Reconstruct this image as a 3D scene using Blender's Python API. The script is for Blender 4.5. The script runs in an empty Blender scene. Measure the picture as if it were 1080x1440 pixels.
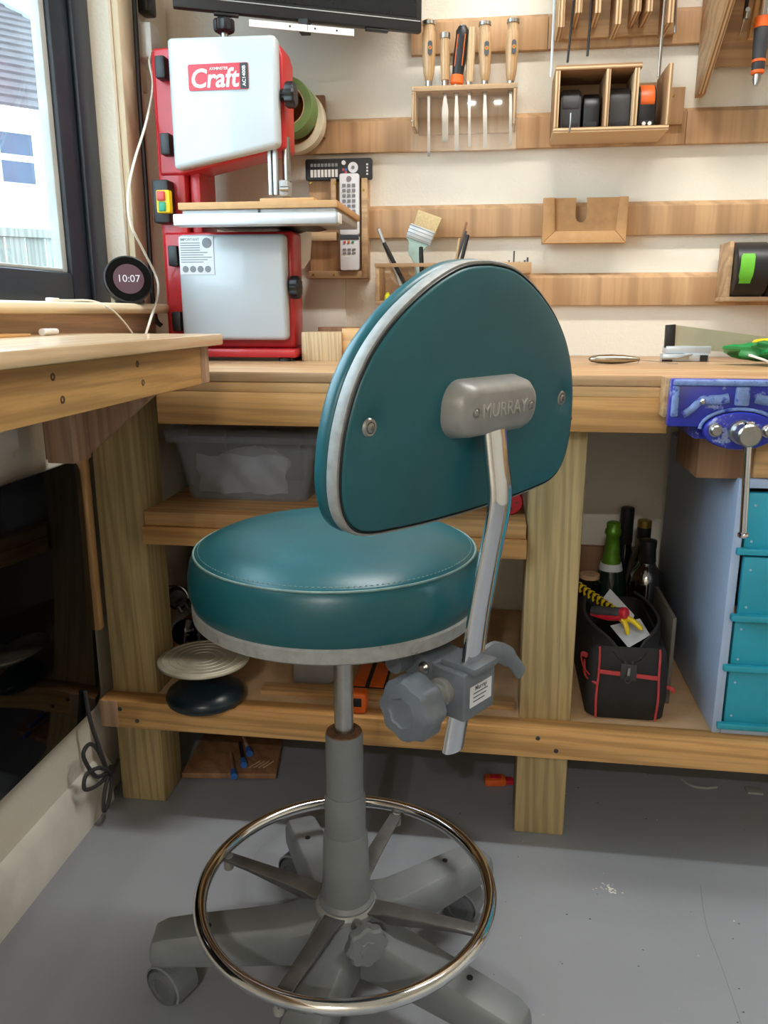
import bpy, bmesh, math, random
from mathutils import Vector, Matrix
random.seed(7)
S = bpy.context.scene
COL = S.collection
PI = math.pi

# ------------------------------------------------------------------ camera
CAM_H = 1.02
FPX, PITCH, YAW = 1120.0, math.radians(14.06), math.radians(7.85)
FW = Vector((-math.sin(YAW)*math.cos(PITCH), math.cos(YAW)*math.cos(PITCH), -math.sin(PITCH)))
RT = Vector((math.cos(YAW), math.sin(YAW), 0))
UP = RT.cross(FW)
CC = Vector((0, 0, CAM_H))
cd = bpy.data.cameras.new('camera'); cam = bpy.data.objects.new('camera', cd); COL.objects.link(cam)
cd.sensor_width = 36; cd.lens = 36*FPX/1440; cd.clip_start = 0.02; cd.clip_end = 200
m = Matrix((RT, UP, -FW)).transposed().to_4x4(); m.translation = CC
cam.matrix_world = m
S.camera = cam

# ------------------------------------------------------------------ world, lights, exposure
w = bpy.data.worlds.new('world'); S.world = w; w.use_nodes = True
nt = w.node_tree; bg = nt.nodes['Background']
bg.inputs['Color'].default_value = (0.78, 0.89, 1.0, 1); bg.inputs['Strength'].default_value = 7.0

def area(name, loc, sx, sy, power, color=(1, .972, .93), rot=(0, 0, 0)):
    l = bpy.data.lights.new(name, 'AREA'); l.shape = 'RECTANGLE'; l.size = sx; l.size_y = sy
    l.energy = power; l.color = color
    o = bpy.data.objects.new(name, l); COL.objects.link(o); o.location = loc; o.rotation_euler = rot
    return o
# overhead lamp over the bench front (gives the bench and cleat shadows) and two small spots behind the camera (their two glints show in the acrylic rack front)
area('ceiling_lamp_bench_offscreen', (0.45, 1.36, 2.345), 1.2, 0.09, 21.0)
for nm, lx in (('ceiling_spot_window_side_offscreen', -0.21), ('ceiling_spot_room_side_offscreen', -0.04)):
    area(nm, (lx, -1.85, 2.345), 0.04, 0.04, 13.0)
vs = S.view_settings
vs.view_transform = 'Standard'; vs.look = 'None'; vs.gamma = 1.0; vs.exposure = 0.42
vs.use_curve_mapping = False

# ------------------------------------------------------------------ pixel helpers (direction only; distance from the plane given)
def ray(x, y): return RT*((x-540)/FPX) - UP*((y-720)/FPX) + FW
def onY(x, y, Y): d = ray(x, y); return CC + d*(Y/d.y)
def onX(x, y, X): d = ray(x, y); return CC + d*(X/d.x)
def onZ(x, y, Z): d = ray(x, y); return CC + d*((Z-CAM_H)/d.z)

# ------------------------------------------------------------------ materials
def lin(c):
    out = []
    for v in c[:3]:
        v /= 255.0
        out.append(v/12.92 if v <= .04045 else ((v+.055)/1.055)**2.4)
    return tuple(out)+(1,)
class NT:
    def __init__(s, name):
        s.m = bpy.data.materials.new(name); s.m.use_nodes = True
        s.t = s.m.node_tree; s.b = s.t.nodes['Principled BSDF']
    def n(s, typ, **kw):
        o = s.t.nodes.new(typ)
        for k, v in kw.items():
            if k in o.inputs: o.inputs[k].default_value = v
            else: setattr(o, k, v)
        return o
    def l(s, a, b): s.t.links.new(a, b)
    def coord(s, scale=(1, 1, 1)):
        tc = s.n('ShaderNodeTexCoord'); mp = s.n('ShaderNodeMapping'); mp.inputs['Scale'].default_value = scale
        s.l(tc.outputs['Object'], mp.inputs['Vector']); return mp.outputs['Vector']
    def ramp(s, fac, stops):
        r = s.n('ShaderNodeValToRGB'); e = r.color_ramp.elements
        while len(e) < len(stops): e.new(.5)
        for i, (p, c) in enumerate(stops): e[i].position = p; e[i].color = c
        s.l(fac, r.inputs['Fac']); return r.outputs['Color']
    def noise(s, vec, scale, detail=4, rough=.55):
        n = s.n('ShaderNodeTexNoise'); n.inputs['Scale'].default_value = scale
        n.inputs['Detail'].default_value = detail; n.inputs['Roughness'].default_value = rough
        s.l(vec, n.inputs['Vector']); return n.outputs['Fac']
    def mix(s, fac, a, b, mode='MIX'):
        x = s.n('ShaderNodeMix', data_type='RGBA', blend_type=mode)
        for sock, v in ((x.inputs[0], fac), (x.inputs[6], a), (x.inputs[7], b)):
            if hasattr(v, 'links'): s.l(v, sock)
            else: sock.default_value = v
        return x.outputs[2]
    def bump(s, h, strength=.2, dist=.002):
        b = s.n('ShaderNodeBump'); b.inputs['Strength'].default_value = strength; b.inputs['Distance'].default_value = dist
        s.l(h, b.inputs['Height']); s.l(b.outputs['Normal'], s.b.inputs['Normal'])
    def col(s, c): s.l(c, s.b.inputs['Base Color'])
    def set(s, rough=.5, metal=0, coat=0, spec=.5, trans=0):
        s.b.inputs['Roughness'].default_value = rough; s.b.inputs['Metallic'].default_value = metal
        s.b.inputs['Coat Weight'].default_value = coat; s.b.inputs['Specular IOR Level'].default_value = spec
        s.b.inputs['Transmission Weight'].default_value = trans

def plain(name, c, rough=.5, metal=0, coat=0, var=.08, vscale=18, bump=0, bscale=120, wear=None):
    t = NT(name); v = t.coord(); a = lin(c)
    n = t.noise(v, vscale)
    lo = tuple(x*(1-var*2) for x in a[:3])+(1,); hi = tuple(min(1, x*(1+var*2)) for x in a[:3])+(1,)
    cc = t.ramp(n, [(.3, lo), (.7, hi)])
    if wear:
        wn = t.noise(v, wear[1], 8, .7)
        f = t.ramp(wn, [(wear[2], (0, 0, 0, 1)), (wear[2]+.06, (1, 1, 1, 1))])
        cc = t.mix(f, cc, lin(wear[0]))
    t.col(cc); t.set(rough, metal, coat)
    if bump: t.bump(t.noise(v, bscale, 3), bump, .001)
    return t.m

def wood(name, c1, c2, axis='X', scale=1.0, rough=.6, rings=14, knots=0, dark=None, coat=0):
    t = NT(name); st = {'X': (.04, 1, 1), 'Y': (1, .04, 1), 'Z': (1, 1, .04)}[axis]
    v = t.coord(tuple(k*scale for k in st))
    n1 = t.noise(v, 14, 3, .5)
    n2 = t.noise(v, 230, 4, .6)
    wv = t.n('ShaderNodeTexWave', wave_type='BANDS', bands_direction='DIAGONAL')
    wv.inputs['Scale'].default_value = rings*2.2; wv.inputs['Distortion'].default_value = 7
    wv.inputs['Detail'].default_value = 3; wv.inputs['Detail Scale'].default_value = 1.5
    t.l(v, wv.inputs['Vector'])
    a, b = lin(c1), lin(c2)
    base = t.mix(t.ramp(n1, [(.3, (0, 0, 0, 1)), (.7, (1, 1, 1, 1))]), a, b)
    base = t.mix(t.ramp(wv.outputs['Fac'], [(.35, (0, 0, 0, 1)), (1, (.55, .55, .55, 1))]), base, tuple(x*.62 for x in b[:3])+(1,))
    base = t.mix(t.ramp(n2, [(.45, (0, 0, 0, 1)), (.8, (.5, .5, .5, 1))]), base, tuple(x*.6 for x in b[:3])+(1,))
    if knots:
        vo = t.n('ShaderNodeTexVoronoi'); vo.inputs['Scale'].default_value = knots
        t.l(t.coord({'X': (.5, 1, 1), 'Y': (1, .5, 1), 'Z': (1, 1, .5)}[axis]), vo.inputs['Vector'])
        base = t.mix(t.ramp(vo.outputs['Distance'], [(.03, (.9, .9, .9, 1)), (.085, (0, 0, 0, 1))]), base, lin((112, 72, 40)))
    if dark:
        d = t.noise(t.coord(), dark[1], 6, .65)
        base = t.mix(t.ramp(d, [(.5, (0, 0, 0, 1)), (.75, (.7, .7, .7, 1))]), base, lin(dark[0]))
    t.col(base); t.set(rough, 0, coat); t.bump(n2, .12, .0006)
    return t.m

def plyedge(name, c1, c2, axis, period=.0035):
    t = NT(name); v = t.coord()
    wv = t.n('ShaderNodeTexWave', wave_type='BANDS', bands_direction=axis)
    wv.inputs['Scale'].default_value = .314/period/1.0*1.0/ (2*PI) * 2 * 3.14159 / 2
    wv.inputs['Distortion'].default_value = .6; wv.inputs['Detail'].default_value = 1
    t.l(v, wv.inputs['Vector'])
    t.col(t.mix(t.ramp(wv.outputs['Fac'], [(.25, (0, 0, 0, 1)), (.7, (1, 1, 1, 1))]), lin(c1), lin(c2)))
    t.set(.7); return t.m

def clear(name, tint=(240, 245, 245), fac=.12, rough=.06):
    t = NT(name); t.t.nodes.remove(t.b)
    tr = t.n('ShaderNodeBsdfTransparent'); tr.inputs['Color'].default_value = lin(tint)
    gl = t.n('ShaderNodeBsdfGlossy'); gl.inputs['Roughness'].default_value = rough; gl.inputs['Color'].default_value = (1, 1, 1, 1)
    mx = t.n('ShaderNodeMixShader'); mx.inputs[0].default_value = fac
    t.l(tr.outputs[0], mx.inputs[1]); t.l(gl.outputs[0], mx.inputs[2])
    t.l(mx.outputs[0], t.t.nodes['Material Output'].inputs['Surface'])
    return t.m

def milky(name, tint, body, fac_body=.35):
    t = NT(name); t.set(.35); t.b.inputs['Base Color'].default_value = lin(body)
    tr = t.n('ShaderNodeBsdfTransparent'); tr.inputs['Color'].default_value = lin(tint)
    mx = t.n('ShaderNodeMixShader'); mx.inputs[0].default_value = fac_body
    t.l(tr.outputs[0], mx.inputs[1]); t.l(t.b.outputs[0], mx.inputs[2])
    t.l(mx.outputs[0], t.t.nodes['Material Output'].inputs['Surface'])
    return t.m

def glow(name, c, s=1.0):
    t = NT(name); t.b.inputs['Base Color'].default_value = (0, 0, 0, 1)
    t.b.inputs['Emission Color'].default_value = lin(c); t.b.inputs['Emission Strength'].default_value = s
    return t.m

M = {}
M['pine_x'] = wood('pine_x', (226, 184, 128), (208, 160, 104), 'X', 1, .6, 10)
M['pine_rail'] = wood('pine_rail', (228, 182, 118), (206, 152, 90), 'X', 1, .6, 12, knots=3.2)
M['pine_y'] = wood('pine_y', (222, 176, 112), (204, 150, 88), 'Y', 1, .55, 12, knots=2.7)
M['pine_z'] = wood('pine_z', (220, 180, 124), (205, 155, 100), 'Z', 1, .6, 10)
M['pinkwood'] = wood('pinkwood', (208, 172, 144), (188, 148, 118), 'Z', 1, .65, 10)
M['worktop'] = wood('worktop', (206, 170, 128), (184, 140, 96), 'X', .8, .45, 8, dark=((150, 110, 74), 3.5), coat=.1)
M['worktop_y'] = wood('worktop_y', (232, 204, 168), (222, 184, 136), 'Y', .8, .32, 8, coat=.35)
M['treated'] = wood('treated', (198, 176, 128), (174, 151, 102), 'Z', 1, .7, 14, knots=3.4)
M['veneer'] = wood('veneer', (205, 166, 124), (188, 146, 103), 'Z', .5, .55, 7)
M['mdf'] = plain('mdf', (190, 146, 98), .75, var=.04, vscale=60)
M['ply'] = wood('ply', (205, 172, 132), (182, 144, 104), 'X', .6, .6, 9)
M['plydark'] = wood('plydark', (168, 128, 92), (146, 104, 72), 'Z', .6, .6, 9)
M['plyedge_x'] = plyedge('plyedge_x', (214, 184, 142), (150, 112, 76), 'X')
M['plyedge_z'] = plyedge('plyedge_z', (214, 184, 142), (150, 112, 76), 'Z')
M['handle_wood'] = wood('handle_wood', (206, 174, 132), (186, 148, 104), 'Z', 3, .4, 10, coat=.2)
M['handle_pale'] = wood('handle_pale', (214, 190, 152), (202, 172, 130), 'Z', 3, .6, 10)
M['teal'] = plain('teal_vinyl', (28, 93, 103), .33, var=.07, vscale=7, bump=.12, bscale=420)
M['teal_back'] = plain('teal_vinyl_back', (28, 93, 103), .40, var=.08, vscale=6, bump=.12, bscale=420, wear=((56, 104, 102), 9, .72))
M['piping'] = plain('teal_piping', (120, 150, 148), .45, var=.1, vscale=60)
M['greyband'] = plain('grey_band', (156, 158, 156), .45, var=.08, vscale=80, bump=.1, bscale=300, wear=((120, 112, 100), 60, .62))
M['cast'] = plain('cast_grey', (152, 152, 149), .40, .15, var=.08, vscale=22, bump=.15, bscale=240, wear=((90, 80, 70), 26, .68))
M['castpaint'] = plain('painted_grey', (122, 127, 130), .45, 0, var=.06, vscale=14, bump=.08, bscale=200, wear=((148, 140, 128), 16, .66))
M['darkcast'] = plain('clamp_grey', (106, 113, 121), .42, 0, var=.08, vscale=30, bump=.15, bscale=260)
M['chrome'] = plain('chrome', (230, 232, 235), .1, 1, var=.03)
M['steel'] = plain('steel', (178, 178, 176), .28, 1, var=.06, vscale=40)
M['brass'] = plain('sawplate', (190, 190, 168), .42, .75, var=.06, vscale=12)
M['nickel'] = plain('nickel', (170, 160, 142), .32, 1, var=.05)
M['alu'] = plain('aluminium', (196, 203, 210), .35, .5, var=.03)
M['rust'] = plain('rust', (120, 86, 62), .8, .2, var=.2, vscale=90)
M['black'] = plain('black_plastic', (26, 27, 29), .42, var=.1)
M['blackmat'] = plain('black_matt', (34, 34, 35), .75, var=.12, vscale=40, bump=.2, bscale=300)
M['blackgloss'] = plain('black_glass', (4, 6, 8), .05, var=.02)
M['blackgloss'].node_tree.nodes['Principled BSDF'].inputs['Specular IOR Level'].default_value = .3
M['rubber'] = plain('rubber', (58, 58, 60), .6, var=.1)
M['red'] = plain('red_paint', (190, 34, 40), .38, var=.05, coat=.2)
M['redlid'] = plain('red_plastic', (200, 36, 52), .35, var=.05)
M['redpipe'] = plain('red_webbing', (196, 66, 68), .7, var=.08, vscale=80)
M['white'] = plain('white_enamel', (190, 198, 203), .28, var=.02, vscale=5, coat=.3)
M['whitepl'] = plain('white_plastic', (228, 226, 220), .4, var=.03)
M['cable'] = plain('white_cable', (232, 226, 212), .5, var=.03)
M['paper'] = plain('paper', (220, 222, 226), .7, var=.03)
M['ink'] = plain('grey_ink', (128, 130, 134), .6, var=.04)
M['inkdark'] = plain('dark_ink', (70, 72, 78), .6, var=.04)
M['yellow'] = plain('yellow_plastic', (232, 196, 20), .4, var=.05)
M['yellowlight'] = plain('neon_yellow', (232, 236, 40), .4, var=.05)
M['orange'] = plain('orange_plastic', (232, 104, 34), .42, var=.06)
M['greenbtn'] = plain('green_button', (34, 150, 116), .4, var=.05)
M['redbtn'] = plain('red_button', (206, 74, 70), .4, var=.05)
M['greentape'] = plain('green_tape', (112, 138, 80), .6, var=.06)
M['limetape'] = plain('lime_tape', (104, 186, 48), .55, var=.06)
M['creamtape'] = plain('cream_tape', (222, 212, 186), .6, var=.05)
M['greenfoil'] = plain('green_foil', (92, 140, 32), .35, .3, var=.12, vscale=50)
M['greenbag'] = plain('green_bag', (14, 128, 62), .28, var=.2, vscale=30, coat=.4)
M['blue'] = plain('blue_enamel', (32, 44, 160), .34, var=.1, vscale=14, coat=.3, wear=((150, 166, 206), 34, .58))
M['bluebare'] = plain('blue_worn', (124, 148, 200), .5, .1, var=.18, vscale=60, wear=((44, 60, 170), 44, .55))
M['paleblue'] = plain('pale_blue_paint', (172, 190, 218), .55, var=.04, vscale=6)
M['turq'] = plain('turquoise_paint', (42, 162, 184), .5, var=.06, vscale=8, wear=((24, 84, 100), 110, .74))
M['bluepl'] = plain('blue_plastic', (52, 106, 190), .4, var=.06)
M['mint'] = plain('mint_paint', (178, 208, 200), .5, var=.06, wear=((150, 140, 120), 30, .7))
M['bristle'] = plain('bristle', (206, 184, 138), .85, var=.06, vscale=200, bump=.5, bscale=500)
M['greyplastic'] = plain('grey_plastic', (150, 152, 150), .5, var=.05)
M['tub'] = milky('tub_plastic', (246, 248, 252), (200, 206, 216), .24)
M['bag'] = milky('bag_plastic', (240, 242, 246), (222, 224, 228), .75)
M['clear'] = clear('clear_acrylic', (250, 250, 250), .05, .012)
M['glass'] = clear('window_glass', (236, 244, 246), .06, .02)
M['brownglass'] = clear('bottle_glass', (150, 140, 124), .22, .08)
M['darkglass'] = plain('dark_bottle', (16, 18, 22), .12, var=.05)
M['greenglass'] = plain('green_bottle', (22, 40, 26), .12, var=.05)
M['gold'] = plain('gold_cap', (168, 142, 70), .3, .8, var=.05)
M['frame'] = plain('window_frame', (38, 45, 56), .38, var=.1, vscale=8)
M['bead'] = plain('window_bead', (178, 182, 180), .5, var=.06, vscale=20)
M['sillpaint'] = plain('cream_paint', (236, 218, 184), .42, var=.03, vscale=6)
M['casing'] = plain('cream_casing', (214, 198, 168), .5, var=.05, vscale=6)
M['screen'] = plain('screen', (30, 32, 34), .16, var=.03)
M['clockface'] = glow('clock_face', (96, 62, 74), .7)
M['digits'] = glow('clock_digits', (226, 226, 232), .8)
M['card'] = plain('cardboard', (206, 170, 130), .8, var=.06, vscale=20)
M['footdark'] = plain('dark_foot', (24, 38, 46), .3, var=.06)
M['disc'] = plain('turntable_disc', (172, 166, 148), .45, .35, var=.08, vscale=30)
M['amber'] = plain('amber_liquid', (96, 80, 64), .2, var=.06)
M['apron'] = wood('apron', (228, 200, 168), (216, 180, 146), 'Y', 1, .6, 8)
M['letter'] = plain('worn_letter', (190, 190, 184), .35, .3, var=.06)
M['wheelgrey'] = plain('wheel_grey', (98, 102, 106), .5, var=.06)
M['slab'] = plain('dull_slab', (104, 98, 88), .7, var=.08)
M['spoke'] = plain('spoke_metal', (116, 116, 116), .36, .5, var=.1, vscale=30, bump=.12, bscale=260)

def wall_mat():
    t = NT('white_painted_wall'); v = t.coord()
    n = t.noise(v, 3, 5); n2 = t.noise(v, 26, 8, .7); n3 = t.noise(v, 140, 3)
    c = t.mix(t.ramp(n, [(.3, (0, 0, 0, 1)), (.7, (1, 1, 1, 1))]), lin((226, 218, 202)), lin((236, 229, 214)))
    c = t.mix(t.ramp(n2, [(.66, (0, 0, 0, 1)), (.74, (.35, .35, .35, 1))]), c, lin((196, 180, 168)))
    t.col(c); t.set(.7)
    h = t.n('ShaderNodeMath', operation='ADD'); t.l(n2, h.inputs[0]); t.l(n3, h.inputs[1])
    t.bump(h.outputs[0], .35, .003); return t.m
M['wall'] = wall_mat()
def floor_mat():
    t = NT('grey_floor_paint'); v = t.coord()
    n = t.noise(v, 2.2, 5); n2 = t.noise(v, 60, 6, .65); n3 = t.noise(v, 34, 4, .6)
    c = t.mix(t.ramp(n, [(.3, (0, 0, 0, 1)), (.7, (1, 1, 1, 1))]), lin((142, 147, 154)), lin((153, 158, 165)))
    c = t.mix(t.ramp(n2, [(.70, (0, 0, 0, 1)), (.76, (.6, .6, .6, 1))]), c, lin((112, 108, 104)))
    c = t.mix(t.ramp(n3, [(.73, (0, 0, 0, 1)), (.76, (.7, .7, .7, 1))]), c, lin((178, 178, 176)))
    t.col(c); t.set(.42); t.bump(n2, .08, .001); return t.m
M['floor'] = floor_mat()
M['skirt'] = plain('skirting_paint', (226, 222, 212), .5, var=.05, vscale=10, wear=((150, 142, 130), 40, .74))
M['ceil'] = plain('ceiling_paint', (232, 228, 220), .8, var=.02, vscale=4)
M['housewall'] = plain('house_wall', (206, 211, 214), .8, var=.03, vscale=3)
M['rooftile'] = plain('roof_tile', (70, 62, 64), .8, var=.12, vscale=5)
M['upvc'] = plain('upvc', (222, 226, 228), .4, var=.01)
M['housepane'] = plain('house_pane', (52, 66, 86), .15, var=.1, vscale=2)
M['fence'] = wood('fence_wood', (140, 140, 132), (118, 118, 110), 'Z', .6, .8, 8)
M['grass'] = plain('garden', (60, 72, 50), .9, var=.2, vscale=6)

# ------------------------------------------------------------------ mesh builder
class MB:
    def __init__(s): s.v = []; s.f = []
    def add(s, vs, fs):
        o = len(s.v); s.v += [Vector(p) for p in vs]; s.f += [tuple(i+o for i in f) for f in fs]; return s
    def box(s, x0, x1, y0, y1, z0, z1, T=None):
        p = [Vector((x, y, z)) for z in (z0, z1) for y in (y0, y1) for x in (x0, x1)]
        if T is not None: p = [T @ q for q in p]
        return s.add(p, [(0, 2, 3, 1), (4, 5, 7, 6), (0, 1, 5, 4), (2, 6, 7, 3), (0, 4, 6, 2), (1, 3, 7, 5)])
    def hexa(s, p):   # 8 points, same order as box
        return s.add(p, [(0, 2, 3, 1), (4, 5, 7, 6), (0, 1, 5, 4), (2, 6, 7, 3), (0, 4, 6, 2), (1, 3, 7, 5)])
    def rings(s, rs, caps=True, closed=False):
        n = len(rs[0]); vs = [p for r in rs for p in r]; fs = []; k = len(rs)
        for i in range(k if closed else k-1):
            for j in range(n):
                a, b = i*n, ((i+1) % k)*n
                fs.append((a+j, a+(j+1) % n, b+(j+1) % n, b+j))
        if caps and not closed: fs += [tuple(range(n-1, -1, -1)), tuple((k-1)*n+j for j in range(n))]
        return s.add(vs, fs)
    def lathe(s, prof, n=32, o=(0, 0, 0), ax=(0, 0, 1), lobes=0, amp=0, closed=False):
        ax = Vector(ax).normalized(); o = Vector(o)
        e = Vector((1, 0, 0)) if abs(ax.x) < .8 else Vector((0, 1, 0))
        a = (e - ax*e.dot(ax)).normalized(); b = ax.cross(a); rs = []
        for r, z in prof:
            r = max(r, 1e-5)
            rs.append([o + ax*z + (a*math.cos(t)+b*math.sin(t))*(r*(1+amp*math.cos(lobes*t))) for t in (2*PI*i/n for i in range(n))])
        return s.rings(rs, not closed, closed)
    def cyl(s, p0, p1, r0, r1=None, n=20):
        p0, p1 = Vector(p0), Vector(p1)
        return s.lathe([(r0, 0), (r0 if r1 is None else r1, (p1-p0).length)], n, p0, p1-p0)
    def tube(s, path, r, n=10, closed=False, flat=None, side=None):
        P = [Vector(p) for p in path]; k = len(P); rs = []; prev = None
        for i in range(k):
            t = (P[(i+1) % k]-P[i-1]) if (closed or 0 < i < k-1) else (P[1]-P[0] if i == 0 else P[-1]-P[-2])
            t.normalize()
            if side is not None: a = Vector(side)
            elif prev is not None: a = prev
            else: a = Vector((0, 0, 1)) if abs(t.z) < .9 else Vector((1, 0, 0))
            a = (a - t*a.dot(t)).normalized(); prev = a; b = t.cross(a)
            rr = r[i] if isinstance(r, (list, tuple)) else r
            fa, fb = flat if flat else (1, 1)
            rs.append([P[i] + a*(math.cos(q)*rr*fa) + b*(math.sin(q)*rr*fb) for q in (2*PI*j/n for j in range(n))])
        return s.rings(rs, True, closed)
    def prism(s, poly, o, ea, eb, t0, t1):
        o, ea, eb = Vector(o), Vector(ea), Vector(eb); en = ea.cross(eb)
        return s.rings([[o+ea*a+eb*b+en*t for a, b in poly] for t in (t0, t1)])
    def build(s, name, mat, parent=None, bevel=0, seg=2, smooth=35, world=True):
        bm = bmesh.new(); vs = [bm.verts.new(p) for p in s.v]
        for f in s.f:
            try: bm.faces.new([vs[i] for i in f])
            except ValueError: pass
        bmesh.ops.recalc_face_normals(bm, faces=bm.faces)
        if bevel:
            ed = [e for e in bm.edges if len(e.link_faces) == 2 and e.calc_face_angle(0) > math.radians(38)]
            bmesh.ops.bevel(bm, geom=ed, offset=bevel, segments=seg, profile=.5, affect='EDGES', clamp_overlap=True)
        me = bpy.data.meshes.new(name); bm.to_mesh(me); bm.free()
        if parent is not None and world:
            q = parent
            while q.parent: q = q.parent
            me.transform((Matrix.Translation(q.location) @ q.rotation_euler.to_matrix().to_4x4()).inverted())
        if smooth:
            me.polygons.foreach_set('use_smooth', [True]*len(me.polygons)); me.set_sharp_from_angle(angle=math.radians(smooth))
        me.materials.append(M[mat] if isinstance(mat, str) else mat)
        o = bpy.data.objects.new(name, me); COL.objects.link(o)
        if parent is not None: o.parent = parent
        return o

def B(x0, x1, y0, y1, z0, z1, T=None): return MB().box(min(x0, x1), max(x0, x1), min(y0, y1), max(y0, y1), min(z0, z1), max(z0, z1), T)
def PB(px0, py0, px1, py1, Y, d):
    """box whose front face at depth Y spans the two pixels, going back by d"""
    a, b = onY(px0, py0, Y), onY(px1, py1, Y)
    return B(a.x, b.x, Y, Y+d, a.z, b.z)
def tag(o, label=None, cat=None, group=None, kind=None):
    if label: o['label'] = label
    if cat: o['category'] = cat
    if group: o['group'] = group
    if kind: o['kind'] = kind
    return o
def thing(name, label, cat, loc=(0, 0, 0), rz=0, group=None):
    o = bpy.data.objects.new(name, None); COL.objects.link(o); o.location = loc; o.rotation_euler = (0, 0, rz)
    o.empty_display_size = .05
    return tag(o, label, cat, group)
def settle(o):
    """move a one-mesh thing's origin to the middle of its base"""
    me = o.data; xs = [v.co for v in me.vertices]
    c = Vector(((min(p.x for p in xs)+max(p.x for p in xs))/2, (min(p.y for p in xs)+max(p.y for p in xs))/2, min(p.z for p in xs)))
    me.transform(Matrix.Translation(-c)); o.location = c; return o
def single(name, mb, mat, label, cat, group=None, **kw):
    return tag(settle(mb.build(name, mat, None, **kw)), label, cat, group)
def struct(o): o['kind'] = 'structure'; return o
def text(name, s, size, mat, parent, o, right, up, extrude=.0004, offset=0, shear=0, align='CENTER', world=True, sx=1):
    cu = bpy.data.curves.new(name, 'FONT'); cu.body = s; cu.size = size; cu.extrude = extrude; cu.offset = offset
    cu.shear = shear; cu.align_x = align; cu.align_y = 'CENTER'; cu.resolution_u = 3
    ob = bpy.data.objects.new(name+'_tmp', cu); COL.objects.link(ob)
    dg = bpy.context.evaluated_depsgraph_get(); dg.update()
    me = bpy.data.meshes.new_from_object(ob.evaluated_get(dg)); bpy.data.objects.remove(ob); bpy.data.curves.remove(cu)
    right, up = Vector(right).normalized(), Vector(up).normalized(); n = right.cross(up)
    T = Matrix((right*sx, up, n)).transposed().to_4x4(); T.translation = Vector(o); me.transform(T)
    if world and parent is not None:
        q = parent
        while q.parent: q = q.parent
        me.transform((Matrix.Translation(q.location) @ q.rotation_euler.to_matrix().to_4x4()).inverted())
    me.materials.clear(); me.materials.append(M[mat])
    ob = bpy.data.objects.new(name, me); COL.objects.link(ob); ob.parent = parent
    return ob
def rrect(w, h, r, n=5):
    pts = []
    for cx, cy, a0 in ((w/2-r, h/2-r, 0), (-w/2+r, h/2-r, 90), (-w/2+r, -h/2+r, 180), (w/2-r, -h/2+r, 270)):
        for i in range(n+1):
            a = math.radians(a0+90*i/n); pts.append((cx+r*math.cos(a), cy+r*math.sin(a)))
    return pts
def circ(r, n=24, c=(0, 0)): return [(c[0]+r*math.cos(2*PI*i/n), c[1]+r*math.sin(2*PI*i/n)) for i in range(n)]
def smooth_path(P, k=6):
    P = [Vector(p) for p in P]; out = []
    for i in range(len(P)-1):
        a, b, c, d = P[max(i-1, 0)], P[i], P[i+1], P[min(i+2, len(P)-1)]
        for j in range(k):
            t = j/k; out.append(.5*((2*b)+(c-a)*t+(2*a-5*b+4*c-d)*t*t+(3*b-a-3*c+d)*t**3))
    return out+[P[-1]]
X, Y_, Z = Vector((1, 0, 0)), Vector((0, 1, 0)), Vector((0, 0, 1))

# ------------------------------------------------------------------ room shell
WB, WL, WR, WF, CEIL = 2.03, -.803, 2.7, -2.3, 2.36
struct(B(WL-.2, WR+.1, WF-.1, WB+.1, -.1, 0).build('floor', 'floor'))
struct(B(WL-.2, WR+.1, WF-.1, WB+.1, CEIL, CEIL+.1).build('ceiling', 'ceil'))
struct(B(WL-.2, WR+.1, WB, WB+.1, 0, CEIL).build('wall_back', 'wall'))
struct(B(WR, WR+.1, WF, WB, 0, CEIL).build('wall_right', 'wall'))
struct(B(WL-.2, WR+.1, WF-.1, WF, 0, CEIL).build('wall_front', 'wall'))
WY0, WY1, WZ0, WZ1 = .15, 1.722, 1.036, 2.12
wl = MB().box(WL-.105, WL, WF, WB, 0, WZ0-.02).box(WL-.105, WL, WF, WB, WZ1, CEIL)
wl.box(WL-.105, WL, WF, WY0, WZ0-.02, WZ1).box(WL-.105, WL, WY1, WB, WZ0-.02, WZ1)
struct(wl.build('wall_left', 'wall'))
bbm = MB().prism([(0, 0), (.018, 0), (.018, .088), (.012, .098), (.007, .11), (0, .115)], (WL, 0, 0), X, Z, -1.425, 2.3)
struct(bbm.build('baseboard_left', 'skirt'))
# window in the left wall
win = bpy.data.objects.new('window_1', None); COL.objects.link(win); win.location = (WL, WY0, WZ0); struct(win)
FX0, FX1 = -.900, -.857          # frame depth
B(FX0, FX1, WY1-.135, WY1, WZ0-.02, WZ1).build('frame_jamb', 'frame', win, bevel=.006)
B(FX0, FX1, WY0, WY0+.1, WZ0-.02, WZ1).build('frame_jamb', 'frame', win, bevel=.006)
B(FX0, FX1, WY0+.1003, WY1-.1353, WZ0-.02, WZ0+.062).build('frame_rail', 'frame', win, bevel=.006)
B(FX0, FX1, WY0+.1003, WY1-.1353, WZ1-.08, WZ1).build('frame_rail', 'frame', win, bevel=.006)
B(FX1+.0002, FX1+.012, WY1-.07, WY1, WZ0+.003, WZ1).build('frame_step', 'frame', win, bevel=.004)
B(FX1-.030, FX1-.010, WY1-.155, WY1-.1353, WZ0+.062, WZ1-.08).build('glazing_bead', 'bead', win, bevel=.003)
B(FX1-.030, FX1-.010, WY0+.1003, WY1-.1555, WZ0+.0622, WZ0+.07).build('glazing_bead', 'bead', win, bevel=.003)
B(FX1-.034, FX1-.0305, WY0+.1, WY1-.135, WZ0+.062, WZ1-.08).build('pane', 'glass', win)
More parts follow.
